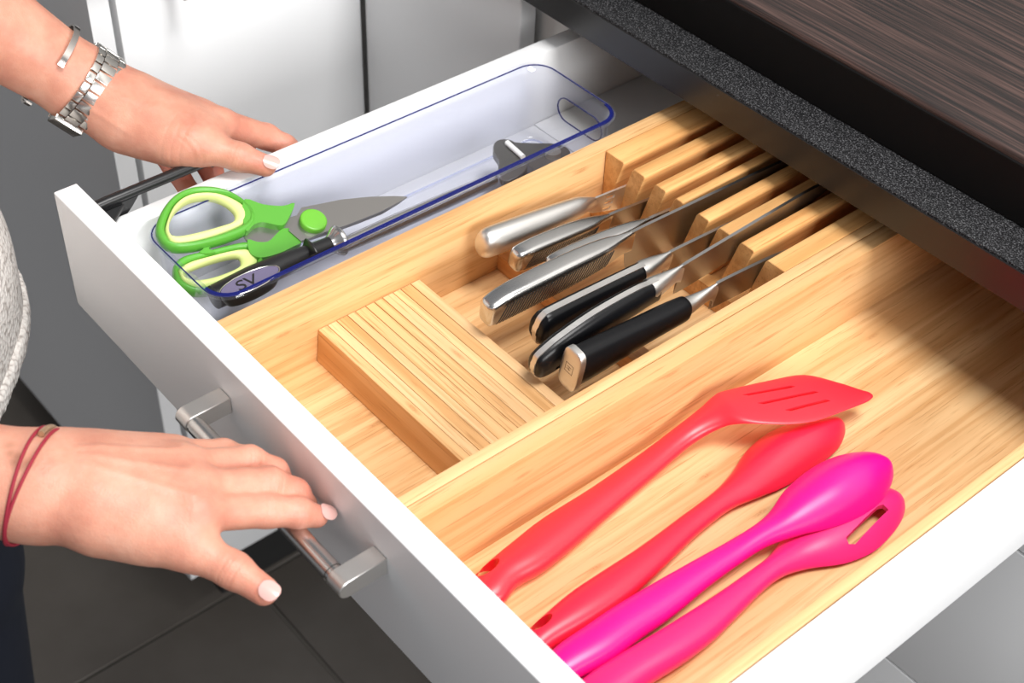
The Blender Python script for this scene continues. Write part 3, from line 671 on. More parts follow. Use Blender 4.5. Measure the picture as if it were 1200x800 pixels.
def scissors():
    r = empty('kitchen_scissors', (0.09, 0.13, -0.05), 'kitchen scissors with green and cream handles in the clear box', 'scissors')
    go = [(297, 252), (284.6, 237.7), (267.6, 227), (247.8, 222), (225, 222.5), (205, 231), (189.7, 248), (182, 267.8), (185.5, 282), (196.8, 292), (216.7, 294), (245, 289), (273, 280.6), (290, 273), (298, 263)]
    gi = [(291, 256.5), (287, 245), (270.5, 234.5), (248, 228.8), (222, 231), (203.5, 243.5), (193.2, 267.8), (194.6, 278), (203, 287.5), (225, 286), (256, 277.6), (284, 265.6)]
    ii = [(272, 262), (274, 250.8), (262, 239.5), (245, 233.5), (222.3, 236.2), (206, 248.4), (198.5, 262), (198, 274), (203, 279.6), (222.3, 276.7), (253.5, 268.5)]
    hnd = merge(ring_band(go, gi, .0, .0052), plate([(344, 242.3), (330, 245.5), (307, 243.7), (286, 237.5), (283, 255), (287.5, 275), (297, 267), (307.3, 264.6), (321.5, 267.6), (331, 267.6), (337, 259.3)], 0, .0085))
    h1 = obj('handle', *hnd, M_green, r, True, sharp=50); tag(h1, 'green plastic handle with a cream inner grip')
    obj('grip', *ring_band(gi, ii, .0, .0046), M_cream, h1, True, sharp=60)
    o2 = [(203, 312), (214, 303), (240, 297), (267.6, 290), (292, 286), (306, 297), (306, 312), (292, 326), (262, 340), (232, 346), (210, 338), (203, 326)]
    i2 = [(209, 317), (222, 309), (245, 302.5), (272, 296), (290, 294), (300, 301), (300, 311), (286, 321), (258, 334), (232, 339), (216, 333), (210, 325)]
    k2 = [(215, 322), (232, 313.5), (258, 305), (276, 302), (281, 306), (279, 315), (256, 325), (234, 330), (220, 329)]
    hnd = merge(ring_band(o2, i2, -.0055, .0048), plate([(353, 286), (341, 273.5), (330, 272), (322, 279), (313, 287), (300, 287.5), (289, 285), (292, 300), (304, 306), (325, 301), (340, 294)], -.0045, .0085))
    h2 = obj('handle', *hnd, M_green, r, True, sharp=50)
    obj('grip', *ring_band(i2, k2, -.0055, .0042), M_cream, h2, True, sharp=60)
    obj('catch', *plate([(240, 287), (249, 288), (244, 293), (252, 297), (240, 299), (233, 297), (238, 293), (232, 289)], -.002, .004), M_green, h2, True, sharp=40)
    b1 = plate([(338, 271), (345, 257), (353, 244), (371, 240.5), (399, 234.8), (433, 231.4), (462, 230.6), (477, 231.2), (470, 236), (447.5, 248), (419, 259.6), (405, 265), (382, 272), (360, 281), (352, 283)], 0, .0020, False)
    obj('blade', *b1, M_blade, r, True, sharp=20)
    b2 = plate([(322, 272), (338, 256), (352, 252), (385, 252), (420, 247), (455, 240), (470, 236.5), (448, 250), (420, 261), (385, 274), (345, 286)], -.0028, .0022, False)
    obj('blade', *b2, M_blade, r, True, sharp=20)
    # steel nut-cracker inserts of the handle
    obj('bottle_opener', *plate([(297, 268), (309, 262), (325, 267), (331, 272), (322, 280), (310, 288), (296, 286), (286, 278)], -.0022, .0016), M_blade, r, True, sharp=20)
    c = plane_pt(366.5, 260.5, .0015); ax = SC_N
    t1 = ax.orthogonal().normalized(); t2 = ax.cross(t1); R_ = .0098
    rings = [[c + ax * h + (t1 * math.cos(a) + t2 * math.sin(a)) * rr for a in [2 * math.pi * k / 40 for k in range(40)]] for h, rr in ((-.001, R_), (.0030, R_), (.0038, R_ - .0006), (.0040, R_ - .0016))]
    obj('pivot_cap', *loft(rings), M_lime, r, True, sharp=45)
scissors()

# ------------------------------------------------------------------ tools lying along the right side of the box
def tool_press():
    r = empty('garlic_press', (0.10, 0.26, -0.075), 'grey metal press with long steel handle at the far end of the clear box', 'press')
    a = Vector((.1195, .150, -.0455)); b = Vector((.1085, .300, -.0600))
    o = obj('handle', *tube([a, a.lerp(b, .3), a.lerp(b, .7), b], [.0052, .0062, .0060, .0052], 16), M_steel_b, r, True)
    mg = mat('grey_cast_metal', (0.22, 0.215, 0.21), 0.38, 0.8)
    z = -.052
    pl = [P(579, 168, z), P(586, 163, z), P(600, 164, z), P(607, 172, z), P(611, 186, z), P(618, 196, z), P(604, 208, z), P(590, 212, z), P(584, 200, z), P(584, 188, z), P(578, 178, z)]
    v, f = prism([Vector(q) for q in closedpath(pl, 3)], (0, 0, -.006), (0, 0, .0)); obj('jaw', v, f, mg, r, True, .0006, 1, 40)
    pl = [P(589, 162, z), P(625, 163, z), P(650, 163.5, z), (P(664, 168, z)), P(668, 176, z), P(650, 190, z), P(632, 196, z), P(616, 186, z), P(604, 172, z)]
    v, f = prism([Vector(q) for q in closedpath(pl, 3)], (0, 0, -.016), (0, 0, -.0035)); obj('basket', v, f, mg, r, True, .0006, 1, 40)
    c = P(648, 178, z)
    obj('hinge', *tube([c + Vector((0, 0, -.012)), c + Vector((0, 0, .001))], .0062, 20), M_steel, r, True, sharp=40)
    obj('pusher', *tube([P(594, 167, z + .002), P(613, 184, z + .002)], .0022, 10), M_white2, r, True)
tool_press()
def tool_peeler():
    r = empty('black_handled_tool', (0.12, 0.10, -0.05), 'black handle with a chrome collar beneath the scissors in the clear box', 'utensil')
    A = [(.1235, .046, -.0345), (.1225, .075, -.0355), (.1200, .105, -.0370), (.1190, .122, -.0385), (.1180, .142, -.0405)]
    obj('handle', *tube([Vector(p) for p in A], [.0085, .0095, .0080, .0062, .0058], 18), M_black, r, True)
    c = Vector((.1180, .142, -.0405)); d_ = (c - Vector((.1190, .122, -.0385))).normalized()
    obj('collar', *tube([c, c + d_ * .003, c + d_ * .006, c + d_ * .0085, c + d_ * .0095], [.0060, .0072, .0098, .0112, .0106], 28), M_steel_b, r, True)
    v, f = prism([P(357, 279, -.030), P(364, 285, -.028), P(370, 296, -.030), P(362, 300, -.036), P(352, 294, -.038)], (0, 0, 0), (.001, .0015, 0)); obj('guard', v, f, M_black, r, True, .0003, 1)
tool_peeler()
def tool_oval():
    # oval smoky disc with a silver edge and dark letters, on a black body
    c = P(293, 329, -.0235); ax = (P(338, 309, -.026) - P(262, 346, -.026)).normalized(); nz = Vector((-.10, .0, 1)).normalized(); sd = nz.cross(ax).normalized(); ax = sd.cross(nz)
    r = empty('bottle_stopper', c, 'oval smoky top with silver edge and dark letters in the clear box', 'utensil')
    def el(a, b, h): return [c + ax * a * math.cos(t_) + sd * b * math.sin(t_) + nz * h for t_ in [2 * math.pi * k / 48 for k in range(48)]]
    obj('body', *loft([el(.019, .006, -.011), el(.022, .0088, -.006), el(.0230, .0098, -.001)]), M_black, r, True, sharp=50)
    obj('face', *loft([el(.0220, .0090, -.0008), el(.0220, .0090, .0002)]), mat('smoky_violet_plastic', (0.16, 0.14, 0.24), 0.25, coat=.6), r, True, sharp=40)
    obj('edge', *tube(el(.0228, .0097, .0), .0005, 8, True), M_steel_b, r, True)
    fc = bpy.data.curves.new('letters', 'FONT'); fc.body = 'SV'; fc.size = .0155; fc.extrude = .00015; fc.shear = .25; fc.space_character = .95
    fo = bpy.data.objects.new('letters', fc); COL.objects.link(fo)
    dg = bpy.context.evaluated_depsgraph_get(); me = bpy.data.meshes.new_from_object(fo.evaluated_get(dg)); bpy.data.objects.remove(fo)
    me.materials.clear(); o = finish('lettering', me, M_black, None)
    mt = Matrix.Identity(4)
    org = c - ax * .0120 - sd * .0055 + nz * .0003
    for i in range(3): mt[i][0] = ax[i]; mt[i][1] = sd[i]; mt[i][2] = nz[i]; mt[i][3] = org[i]
    me.transform(mt); adopt(o, r)
tool_oval()
r = empty('small_knife', (0.12, 0.15, -0.085), 'slim silver blade with a red band lying on the floor of the clear box', 'knife')
z = -.083
v, f = prism([Vector((.1285, .115, z)), Vector((.1300, .190, z)), Vector((.1240, .235, z)), Vector((.1205, .190, z)), Vector((.1200, .115, z))], (0, 0, 0), (0, 0, .0015)); obj('blade', v, f, M_steel_b, r)
obj('handle', *tube([(.1245, .060, z + .002), (.1245, .108, z + .002)], [.0050, .0045], 14), M_black, r, True)
obj('band', *tube([(.1245, .1082, z + .002), (.1245, .1148, z + .002)], .0047, 14), mat('red_band', (.75, .02, .05), .4), r, True)
# pale mat joint on the drawer base beyond the box
box('base_mat', (.0375, .404, -.0914), (.1560, .5995, -.0904), M_mat_, dr, .0003, 1)

# ------------------------------------------------------------------ person
def surface_nets(V, lo, h):
    s = V < 0; nx, ny, nz = V.shape
    cnt = np.zeros((nx - 1, ny - 1, nz - 1), np.int16); acc = np.zeros((nx - 1, ny - 1, nz - 1, 3), np.float32)
    for ax in range(3):
        A = [slice(0, n) for n in V.shape]; B = [slice(0, n) for n in V.shape]
        A[ax] = slice(0, V.shape[ax] - 1); B[ax] = slice(1, V.shape[ax])
        va = V[tuple(A)]; vb = V[tuple(B)]; cr = s[tuple(A)] != s[tuple(B)]
        tt = np.where(cr, va / np.where(va == vb, 1, va - vb), 0).astype(np.float32)
        o1, o2 = [a for a in range(3) if a != ax]
        for d1 in (0, 1):
            for d2 in (0, 1):
                S = [slice(None)] * 3
                S[o1] = slice(d1, V.shape[o1] - 1 + d1); S[o2] = slice(d2, V.shape[o2] - 1 + d2)
                c = cr[tuple(S)]; cnt += c; t_ = tt[tuple(S)]
                acc[..., ax] += np.where(c, t_, 0); acc[..., o1] += np.where(c, d1, 0); acc[..., o2] += np.where(c, d2, 0)
    act = cnt > 0; idx = -np.ones(act.shape, np.int64); ijk = np.argwhere(act); idx[act] = np.arange(len(ijk))
    vs = (ijk + acc[act] / cnt[act][:, None]) * h + np.array(lo)
    F = []
    for ax in range(3):
        o1, o2 = [(1, 2), (2, 0), (0, 1)][ax]
        A = [slice(0, n) for n in V.shape]; B = [slice(0, n) for n in V.shape]
        A[ax] = slice(0, V.shape[ax] - 1); B[ax] = slice(1, V.shape[ax])
        cr = s[tuple(A)] != s[tuple(B)]; e = np.argwhere(cr)
        ok = (e[:, o1] > 0) & (e[:, o2] > 0) & (e[:, o1] < V.shape[o1] - 1) & (e[:, o2] < V.shape[o2] - 1); e = e[ok]
        def g(a, b):
            q = e.copy(); q[:, o1] -= a; q[:, o2] -= b; return idx[q[:, 0], q[:, 1], q[:, 2]]
        quad = np.stack([g(1, 1), g(0, 1), g(0, 0), g(1, 0)], 1)
        fl = s[e[:, 0], e[:, 1], e[:, 2]]; quad[~fl] = quad[~fl][:, ::-1]; F.append(quad)
    return vs, np.concatenate(F)
def smin(a, b, k):
    hh = np.clip(0.5 + 0.5 * (b - a) / k, 0, 1); return b + (a - b) * hh - k * hh * (1 - hh)
def cone_sdf(X, a, b, ra, rb, fl=None):
    """tapered capsule; fl = (direction, factor) flattens it along a direction"""
    a = np.array(a); b = np.array(b); p = X - a; d = b - a
    t = np.clip((p @ d) / (d @ d), 0, 1); q = p - t[:, None] * d; rr = ra + (rb - ra) * t
    if fl is not None:
        n_, fac = fl; n_ = np.array(n_) / np.linalg.norm(n_); c = q @ n_; q = q + np.outer(c * (1 / fac - 1), n_)
        return (np.sqrt((q * q).sum(1)) - rr) * min(1.0, fac * 1.15)
    return np.sqrt((q * q).sum(1)) - rr
def build_sdf(groups, h, pad=0.012, extra=None):
    """groups: list of (k, [cones]); cones inside one group are joined with k, groups joined with their own k"""
    pts = np.array([p for k, cs in groups for c in cs for p in (c[0], c[1])]); rm = max(max(c[2], c[3]) for k, cs in groups for c in cs)
    lo = pts.min(0) - rm - pad; hi = pts.max(0) + rm + pad
    n = np.ceil((hi - lo) / h).astype(int) + 1
    ax = [lo[i] + h * np.arange(n[i]) for i in range(3)]
    V = np.full(n, 1.0, np.float32)
    for k, cs in groups:
        P_ = np.array([p for c in cs for p in (c[0], c[1])]); r_ = max(max(c[2], c[3]) for c in cs)
        m = 3 * k + .008
        i0 = np.maximum(((P_.min(0) - r_ - m - lo) / h).astype(int), 0); i1 = np.minimum(((P_.max(0) + r_ + m - lo) / h).astype(int) + 2, n)
        sub = np.stack(np.meshgrid(*[ax[i][i0[i]:i1[i]] for i in range(3)], indexing='ij'), -1).reshape(-1, 3)
        g = None
        for c in cs:
            d_ = cone_sdf(sub, c[0], c[1], c[2], c[3], c[4] if len(c) > 4 else None)
            g = d_ if g is None else smin(g, d_, max(k, .001))
        sl = tuple(slice(i0[i], i1[i]) for i in range(3)); shp = V[sl].shape
        V[sl] = smin(V[sl], g.reshape(shp), max(k, .001))
    return V, lo, ax
def taubin(vs, F, it=2):
    e = np.concatenate([F[:, [0, 1]], F[:, [1, 2]], F[:, [2, 3]], F[:, [3, 0]]]); n = len(vs)
    deg = np.bincount(e.ravel(), minlength=n).astype(float)
    for _ in range(it):
        for lam in (.55, -.56):
            s_ = np.zeros_like(vs)
            for c in range(3): s_[:, c] = np.bincount(e[:, 0], vs[e[:, 1], c], n) + np.bincount(e[:, 1], vs[e[:, 0], c], n)
            vs = vs + lam * (s_ / deg[:, None] - vs)
    return vs
def mesh_from(name, parts, m, parent=None, flush=None):
    V = np.concatenate([p[0] for p in parts]); off = 0; F = []
    for v, f in parts: F.append(f + off); off += len(v)
    F = np.concatenate(F); me = bpy.data.meshes.new(name)
    me.vertices.add(len(V)); me.vertices.foreach_set('co', V.astype(np.float32).ravel())
    me.loops.add(F.size); me.loops.foreach_set('vertex_index', F.astype(np.int32).ravel())
    me.polygons.add(len(F)); me.polygons.foreach_set('loop_start', np.arange(0, F.size, 4, dtype=np.int32)); me.polygons.foreach_set('loop_total', np.full(len(F), 4, np.int32))
    me.update(calc_edges=True); me.validate(); me.polygons.foreach_set('use_smooth', np.ones(len(F), bool))
    me.materials.append(m)
    if flush is not None:
        at = me.attributes.new('flush', 'FLOAT', 'POINT'); val = np.zeros(len(V))
        for c, r_, s_ in flush: val = np.maximum(val, s_ * np.exp(-((V - np.array(c)) ** 2).sum(1) / (r_ * r_)))
        at.data.foreach_set('value', val.astype(np.float32))
        at = me.attributes.new('ink', 'FLOAT', 'POINT'); val = np.zeros(len(V))
        for c, r_, s_ in INK: val = np.maximum(val, s_ * np.exp(-((V - np.array(c)) ** 2).sum(1) / (r_ * r_)))
        at.data.foreach_set('value', val.astype(np.float32))
    o = bpy.data.objects.new(name, me); COL.objects.link(o)
    if parent: adopt(o, parent)
    return o
T3 = lambda v: (v[0], v[1], v[2])
PT = lambda u, v, z: tuple(P(u, v, z))
up = (0, 0, 1)

# --- hand resting on the bar handle
W1 = PT(40, 570, .004); E1 = (0.085, -0.310, 0.050)
im, mm_, rm_, pm = PT(230, 601, .001), PT(226, 572, .003), PT(215, 548, .001), PT(204, 533, -.006)
fing1 = [
    ([im, PT(313, 598, -.0150), PT(350, 600.5, -.0215), PT(371, 604.5, -.0290)], [.0108, .0095, .0085, .0068]),
    ([mm_, PT(316, 567, -.0130), PT(345, 578, -.0225), PT(358, 591, -.0345)], [.0108, .0098, .0086, .0070]),
    ([rm_, PT(292, 541, -.0140), PT(321, 553, -.0240), PT(333, 568, -.0350)], [.0104, .0094, .0083, .0068]),
    ([pm, PT(262, 531, -.0180), PT(286, 537, -.0260), PT(296, 547, -.0350)], [.0094, .0082, .0072, .0060])]
th1 = ([PT(125, 612, -.002), PT(220, 640, -.008), PT(274, 668, -.014), PT(309, 692, -.018)], [.0150, .0122, .0095, .0079])
arm1 = [(E1, tuple(Vector(E1).lerp(Vector(W1), .5)), .040, .0345), (tuple(Vector(E1).lerp(Vector(W1), .5)), W1, .0345, .0290)]
pn = tuple((Vector(im) - Vector(W1)).cross(Vector(pm) - Vector(W1)).normalized())
palm1 = [(W1, PT(90, 575, .003), .0290, .0265, (pn, .82)), (PT(80, 580, .003), PT(170, 612, -.004), .0250, .0190, (pn, .85)), (PT(80, 560, .004), PT(180, 572, -.002), .0240, .0180, (pn, .85)), (PT(80, 548, .002), PT(175, 548, -.006), .0200, .0165, (pn, .85)),
         (PT(120, 590, .002), im, .0190, .0118), (PT(120, 575, .004), mm_, .0190, .0122), (PT(120, 560, .002), rm_, .0180, .0118), (PT(110, 548, -.002), pm, .0170, .0105)]
g1 = [(.012, arm1), (.014, palm1), (.018, [(th1[0][0], th1[0][1], th1[1][0], th1[1][1])]), (.007, [(th1[0][1], th1[0][2], th1[1][1], th1[1][2])]), (.005, [(th1[0][2], th1[0][3], th1[1][2], th1[1][3])])]
for pts, rr in fing1:
    g1.append((.0035, [(pts[i], pts[i + 1], rr[i], rr[i + 1]) for i in range(3)]))
# knuckles and tendons
g1.append((.008, [(tuple(Vector(q) + Vector((0, 0, .0012))), tuple(Vector(q) + Vector((0.002, 0.003, .0010))), .0105, .0095) for q in (im, mm_, rm_)]))
V1, lo1, ax1 = build_sdf(g1, .0011)
vs1, f1 = surface_nets(V1, lo1, .0011); vs1 = taubin(vs1, f1, 3)
def vnorm(vs, F):
    n_ = np.cross(vs[F[:, 2]] - vs[F[:, 0]], vs[F[:, 3]] - vs[F[:, 1]]); o = np.zeros_like(vs)
    for c in range(4):
        for k in range(3): o[:, k] += np.bincount(F[:, c], n_[:, k], len(vs))
    return o / np.maximum(np.linalg.norm(o, axis=1), 1e-12)[:, None]
def sculpt(vs, F, creases, ridges):
    nn = vnorm(vs, F); d = np.zeros(len(vs))
    for (c, axis, up_, R_, amp, offs, w_) in creases:
        c = np.array(c); axis = np.array(Vector(axis).normalized()); p = vs - c; s_ = p @ axis
        rad = np.linalg.norm(p - np.outer(s_, axis), axis=1); face = np.clip(nn @ np.array(Vector(up_).normalized()) * 1.6, 0, 1)
        m = face * (rad < R_ * 1.5)
        for o_ in offs: d -= amp * m * np.exp(-((s_ - o_) / w_) ** 2)
        d += amp * .5 * m * np.exp(-(s_ / (w_ * 5)) ** 2)
    for (a, b, w_, amp, up_) in ridges:
        a = np.array(a); b = np.array(b); ab = b - a; upn = np.array(Vector(up_).normalized())
        t_ = (vs - a) @ ab / (ab @ ab); q = vs - (a + np.outer(np.clip(t_, 0, 1), ab)); q = q - np.outer(q @ upn, upn)
        fade = np.exp(-np.maximum(0, np.abs(t_ - .5) - .45) ** 2 * 60); face = np.clip(nn @ upn, 0, 1)
        d += amp * fade * face * np.exp(-((q * q).sum(1)) / (w_ * w_))
    return vs + nn * d[:, None]
U = (0, 0, 1)
cr = []
for pts, rr in fing1[:3]:
    a_, b_ = Vector(pts[1]) - Vector(pts[0]), Vector(pts[2]) - Vector(pts[1]); ax_ = (a_.normalized() + b_.normalized())
    cr.append((pts[1], ax_, Vector(U) + Vector((.3, -.2, 0)), rr[1], .00055, (-.0030, -.0008, .0014, .0034), .0007))
    cr.append((pts[2], b_, Vector(U) + Vector((.3, -.2, 0)), rr[2], .00035, (-.0012, .0010), .0006))
cr.append((th1[0][2], Vector(th1[0][3]) - Vector(th1[0][1]), (.4, -.2, .8), .012, .00050, (-.0034, -.001, .0014, .0036), .0008))
rg = [(tuple(Vector(W1).lerp(Vector(q), .35)), q, .0026, .0009, U) for q in (im, mm_, rm_)]
vs1 = sculpt(vs1, f1, cr, rg)

# --- hand gripping the left wall of the drawer
W2 = PT(102, 104, .018); E2 = (-0.165, -0.055, 0.155)
im2 = PT(258, 146, -.006); mm2 = (-.030, .132, -.012); rm2 = (-.042, .118, -.018); pm2 = (-.052, .100, -.022)
fing2 = [
    ([im2, PT(312, 160, -.030), PT(334, 171, -.038), PT(349, 181, -.046)], [.0120, .0095, .0085, .0072]),
    ([mm2, (-.020, .158, -.043), (.000, .150, -.062), (.0105, .140, -.066)], [.0115, .0095, .0085, .0075]),
    ([rm2, (-.019, .129, -.046), (.001, .124, -.060), (.0115, .118, -.064)], [.0110, .0088, .0080, .0072]),
    ([pm2, (-.030, .106, -.044), (-.008, .105, -.054), (.010, .103, -.058)], [.0100, .0082, .0074, .0066])]
th2 = ([PT(150, 142, .004), PT(228, 168, .000), PT(281, 184, -.0085), PT(311, 194, -.0138)], [.0170, .0128, .0098, .0080])
arm2 = [(E2, tuple(Vector(E2).lerp(Vector(W2), .55)), .042, .0350), (tuple(Vector(E2).lerp(Vector(W2), .55)), W2, .0350, .0262)]
palm2 = [(W2, PT(150, 122, .008), .0262, .0230), (PT(150, 128, .006), PT(215, 150, -.004), .0225, .0175), (PT(150, 120, .0), im2, .0200, .0125), (PT(145, 122, -.004), mm2, .0190, .0130), (PT(140, 125, -.006), rm2, .0180, .0125), (PT(135, 128, -.006), pm2, .0165, .0115),
         (PT(150, 130, .004), (-.022, .112, -.018), .0200, .0160), (PT(190, 142, .002), PT(244, 160, -.003), .0170, .0130), (PT(140, 135, .004), PT(205, 172, -.002), .0200, .0130)]
g2 = [(.012, arm2), (.014, palm2), (.020, [(th2[0][0], th2[0][1], th2[1][0], th2[1][1])]), (.008, [(th2[0][1], th2[0][2], th2[1][1], th2[1][2])]), (.005, [(th2[0][2], th2[0][3], th2[1][2], th2[1][3])])]
for pts, rr in fing2:
    g2.append((.004, [(pts[i], pts[i + 1], rr[i], rr[i + 1]) for i in range(3)]))
V2, lo2, ax2 = build_sdf(g2, .0011)
vs2, f2 = surface_nets(V2, lo2, .0011); vs2 = taubin(vs2, f2, 3)
cv = (CAM - Vector(th2[0][2])).normalized()
cr = [(th2[0][2], Vector(th2[0][3]) - Vector(th2[0][1]), cv, .012, .00032, (-.0036, -.0012, .0012, .0034), .0008)]
cr.append((PT(232, 178, .002), Vector(PT(250, 160, .002)) - Vector(PT(215, 190, .002)), cv, .012, .0003, (-.004, 0), .0009))
cr.append((PT(205, 165, .008), Vector(th2[0][1]) - Vector(th2[0][0]), cv, .016, .00022, (-.006, .001, .007), .0009))
rg = [(tuple(Vector(W2).lerp(Vector(im2), .2)), tuple(Vector(W2).lerp(Vector(im2), .8)), .003, .0008, cv), (PT(70, 90, .03), PT(150, 135, .01), .0024, .0007, cv), (PT(60, 100, .03), PT(150, 155, .01), .0022, .0006, cv)]
vs2 = sculpt(vs2, f2, cr, rg)

# --- rest of the body (coarser, mostly clothed)
CB = Vector((-.078, -.153, 0)); FW = Vector((.64, .76, 0)).normalized(); SD = Vector((.76, -.64, 0)).normalized()   # facing; her right side
def B(s, f, z): return tuple(CB + SD * s + FW * f + Vector((0, 0, z)))
SL = B(-.165, -.02, .375); SR = B(.165, -.02, .355)
body = [(.03, [(B(0, -.01, -.06), B(0, -.01, .10), .105, .098, (tuple(FW), 1.0)), (B(-.055, -.01, -.07), B(-.04, -.01, .12), .105, .092), (B(.055, -.01, -.07), B(.04, -.01, .12), .105, .092), (B(-.06, -.01, .12), B(-.08, -.02, .30), .090, .088), (B(.06, -.01, .12), B(.08, -.02, .30), .090, .088)]),
        (.03, [(B(-.08, -.02, .34), SL, .060, .050), (B(.08, -.02, .33), SR, .060, .050), (SL, E2, .050, .042), (SR, E1, .050, .040)]),
        (.02, [(B(0, -.02, .36), B(0, .0, .47), .055, .052)]),
        (.02, [(B(0, .010, .555), B(0, .018, .530), .088, .078), (B(0, .045, .475), B(0, .040, .50), .045, .055)]),
        (.006, [(B(0, .100, .545), B(0, .112, .525), .008, .012)]), (.005, [(B(-.02, .090, .492), B(.02, .090, .492), .008, .008)]),
        (.005, [(B(-.082, .005, .55), B(-.084, .0, .515), .014, .010), (B(.082, .005, .55), B(.084, .0, .515), .014, .010)]),
        (.03, [(B(-.085, -.02, -.12), B(-.085, -.025, -.46), .085, .060), (B(.085, -.02, -.12), B(.085, -.025, -.46), .085, .060)]),
        (.02, [(B(-.085, -.025, -.46), B(-.085, -.04, -.80), .057, .036), (B(.085, -.025, -.46), B(.085, -.04, -.80), .057, .036)])]
V3, lo3, ax3 = build_sdf(body, .007)
vs3, f3 = surface_nets(V3, lo3, .007)
flush = [(tuple(q), r_, s_) for q, r_, s_ in [(fing1[0][0][1], .010, .45), (fing1[0][0][2], .012, .35), (fing1[0][0][3], .010, .55), (fing1[1][0][1], .010, .5), (fing1[1][0][2], .012, .5), (fing1[2][0][1], .010, .5), (fing1[2][0][2], .012, .6), (th1[0][2], .010, .4), (th1[0][3], .010, .5), (th1[0][1], .012, .2), (im, .012, .25), (mm_, .012, .25),
        (fing2[0][0][1], .014, .4), (fing2[0][0][2], .012, .5), (fing2[1][0][1], .02, .6), (fing2[2][0][1], .02, .8), (fing2[3][0][1], .02, .8), (th2[0][3], .010, .4), (im2, .014, .3)]]
INK = [(PT(u, v, .034), .0032, .7) for u, v in ((11, 525), (13, 533), (17, 541), (24, 545), (31, 542), (20, 536))] + [(PT(93, 66, .045), .0012, .8)]
person = empty('person', tuple(CB + Vector((0, 0, ZF))), 'person in white lace top and blue jeans with both hands on the drawer', 'person')
mesh_from('body', [(vs1, f1), (vs2, f2), (vs3, f3)], M_skin, person, flush)

def cloth(name, groups, h, m, cut=None):
    V, lo, ax = build_sdf(groups, h)
    if cut is not None:
        G = np.stack(np.meshgrid(*ax, indexing='ij'), -1); V = np.maximum(V, cut(G)).astype(np.float32)
    vs, f = surface_nets(V, lo, h)
    return mesh_from(name, [(vs, f)], m, person)
def lace_mat():
    m = mat('white_lace_knit', (0.80, 0.77, 0.73), 0.9); t, b = nodes(m); L = t.links.new
    mp = coords(t, (1, 1, 1)); vo = N(t, 'ShaderNodeTexVoronoi', Scale=260.0); L(mp.outputs[0], vo.inputs['Vector'])
    r = ramp(t, [(0.0, (0.84, 0.82, 0.78)), (0.55, (0.74, 0.70, 0.66)), (0.85, (0.42, 0.38, 0.35))]); L(vo.outputs['Distance'], r.inputs[0]); L(r.outputs[0], b.inputs['Base Color'])
    bp = N(t, 'ShaderNodeBump', Strength=0.7, Distance=0.0015); L(vo.outputs['Distance'], bp.inputs['Height']); L(bp.outputs[0], b.inputs['Normal']); return m
M_lace = lace_mat()
ex = lambda cs, d: [(c[0], c[1], c[2] + d, c[3] + d) for c in cs]
ZH = -.135
TOPG = [(.03, ex(body[0][1], .010) + [(B(0, .0, -.10), B(0, .0, -.20), .118, .122), (B(-.05, .0, -.10), B(-.05, .0, -.20), .112, .115), (B(.05, .0, -.10), B(.05, .0, -.20), .112, .115)]), (.03, ex([body[1][1][0], body[1][1][1], (SL, tuple(Vector(SL).lerp(Vector(E2), .55)), .050, .050), (SR, tuple(Vector(SR).lerp(Vector(E1), .55)), .050, .050)], .010))]
top = cloth('lace_top', TOPG, .006, M_lace,
            cut=lambda G: np.maximum(ZH - G[..., 2], G[..., 2] - .385))
# scalloped thick hem of the top
V, lo, ax = build_sdf([(k_, ex(cs, .0035)) for k_, cs in TOPG[:1]], .004)
G = np.stack(np.meshgrid(*ax, indexing='ij'), -1)
wv = .0030 * np.abs(np.sin(np.arctan2(G[..., 1] - CB.y, G[..., 0] - CB.x) * 16))
V = np.maximum(V, np.maximum((ZH - .007 - wv) - G[..., 2], G[..., 2] - (ZH + .008))).astype(np.float32)
vs, f = surface_nets(V, lo, .004); mesh_from('hem', [(vs, f)], M_lace, top)
jeans = mat('blue_denim', (0.003, 0.006, 0.016), 0.85)
cloth('jeans', [(.03, ex([(B(-.05, 0, -.06), B(.05, 0, -.06), .105, .105), (B(-.085, -.02, -.12), B(-.085, -.025, -.46), .088, .062), (B(.085, -.02, -.12), B(.085, -.025, -.46), .088, .062)], .006)), (.02, ex([body[8][1][0], body[8][1][1]], .010))], .007, jeans, cut=lambda G: np.maximum(-.84 - G[..., 2], G[..., 2] + .02))
shoe = mat('black_shoe', (0.015, 0.015, 0.016), .5)
for s_ in (-.085, .085):
    V, lo, ax = build_sdf([(.02, [(B(s_, -.07, -.850), B(s_, .10, -.856), .036, .030), (B(s_, -.04, -.80), B(s_, -.06, -.84), .042, .040)])], .006)
    G = np.stack(np.meshgrid(*ax, indexing='ij'), -1); V = np.maximum(V, (ZF + .001) - G[..., 2]).astype(np.float32)
    vs, f = surface_nets(V, lo, .006); mesh_from('shoe', [(vs, f)], shoe, person)
hair = mat('brown_hair', (0.07, 0.035, 0.018), .5)
cloth('hair', [(.02, [(B(0, -.005, .57), B(0, -.03, .53), .098, .092), (B(-.05, -.04, .52), B(-.055, -.05, .36), .048, .040), (B(.05, -.04, .52), B(.055, -.05, .36), .048, .040), (B(0, -.05, .52), B(0, -.06, .38), .055, .045)])], .006, hair,
      cut=lambda G: ((G - np.array(B(0, 0, 0))) @ np.array(FW)) - .045 - np.clip((G[..., 2] - .585) * 1.2, 0, 1))
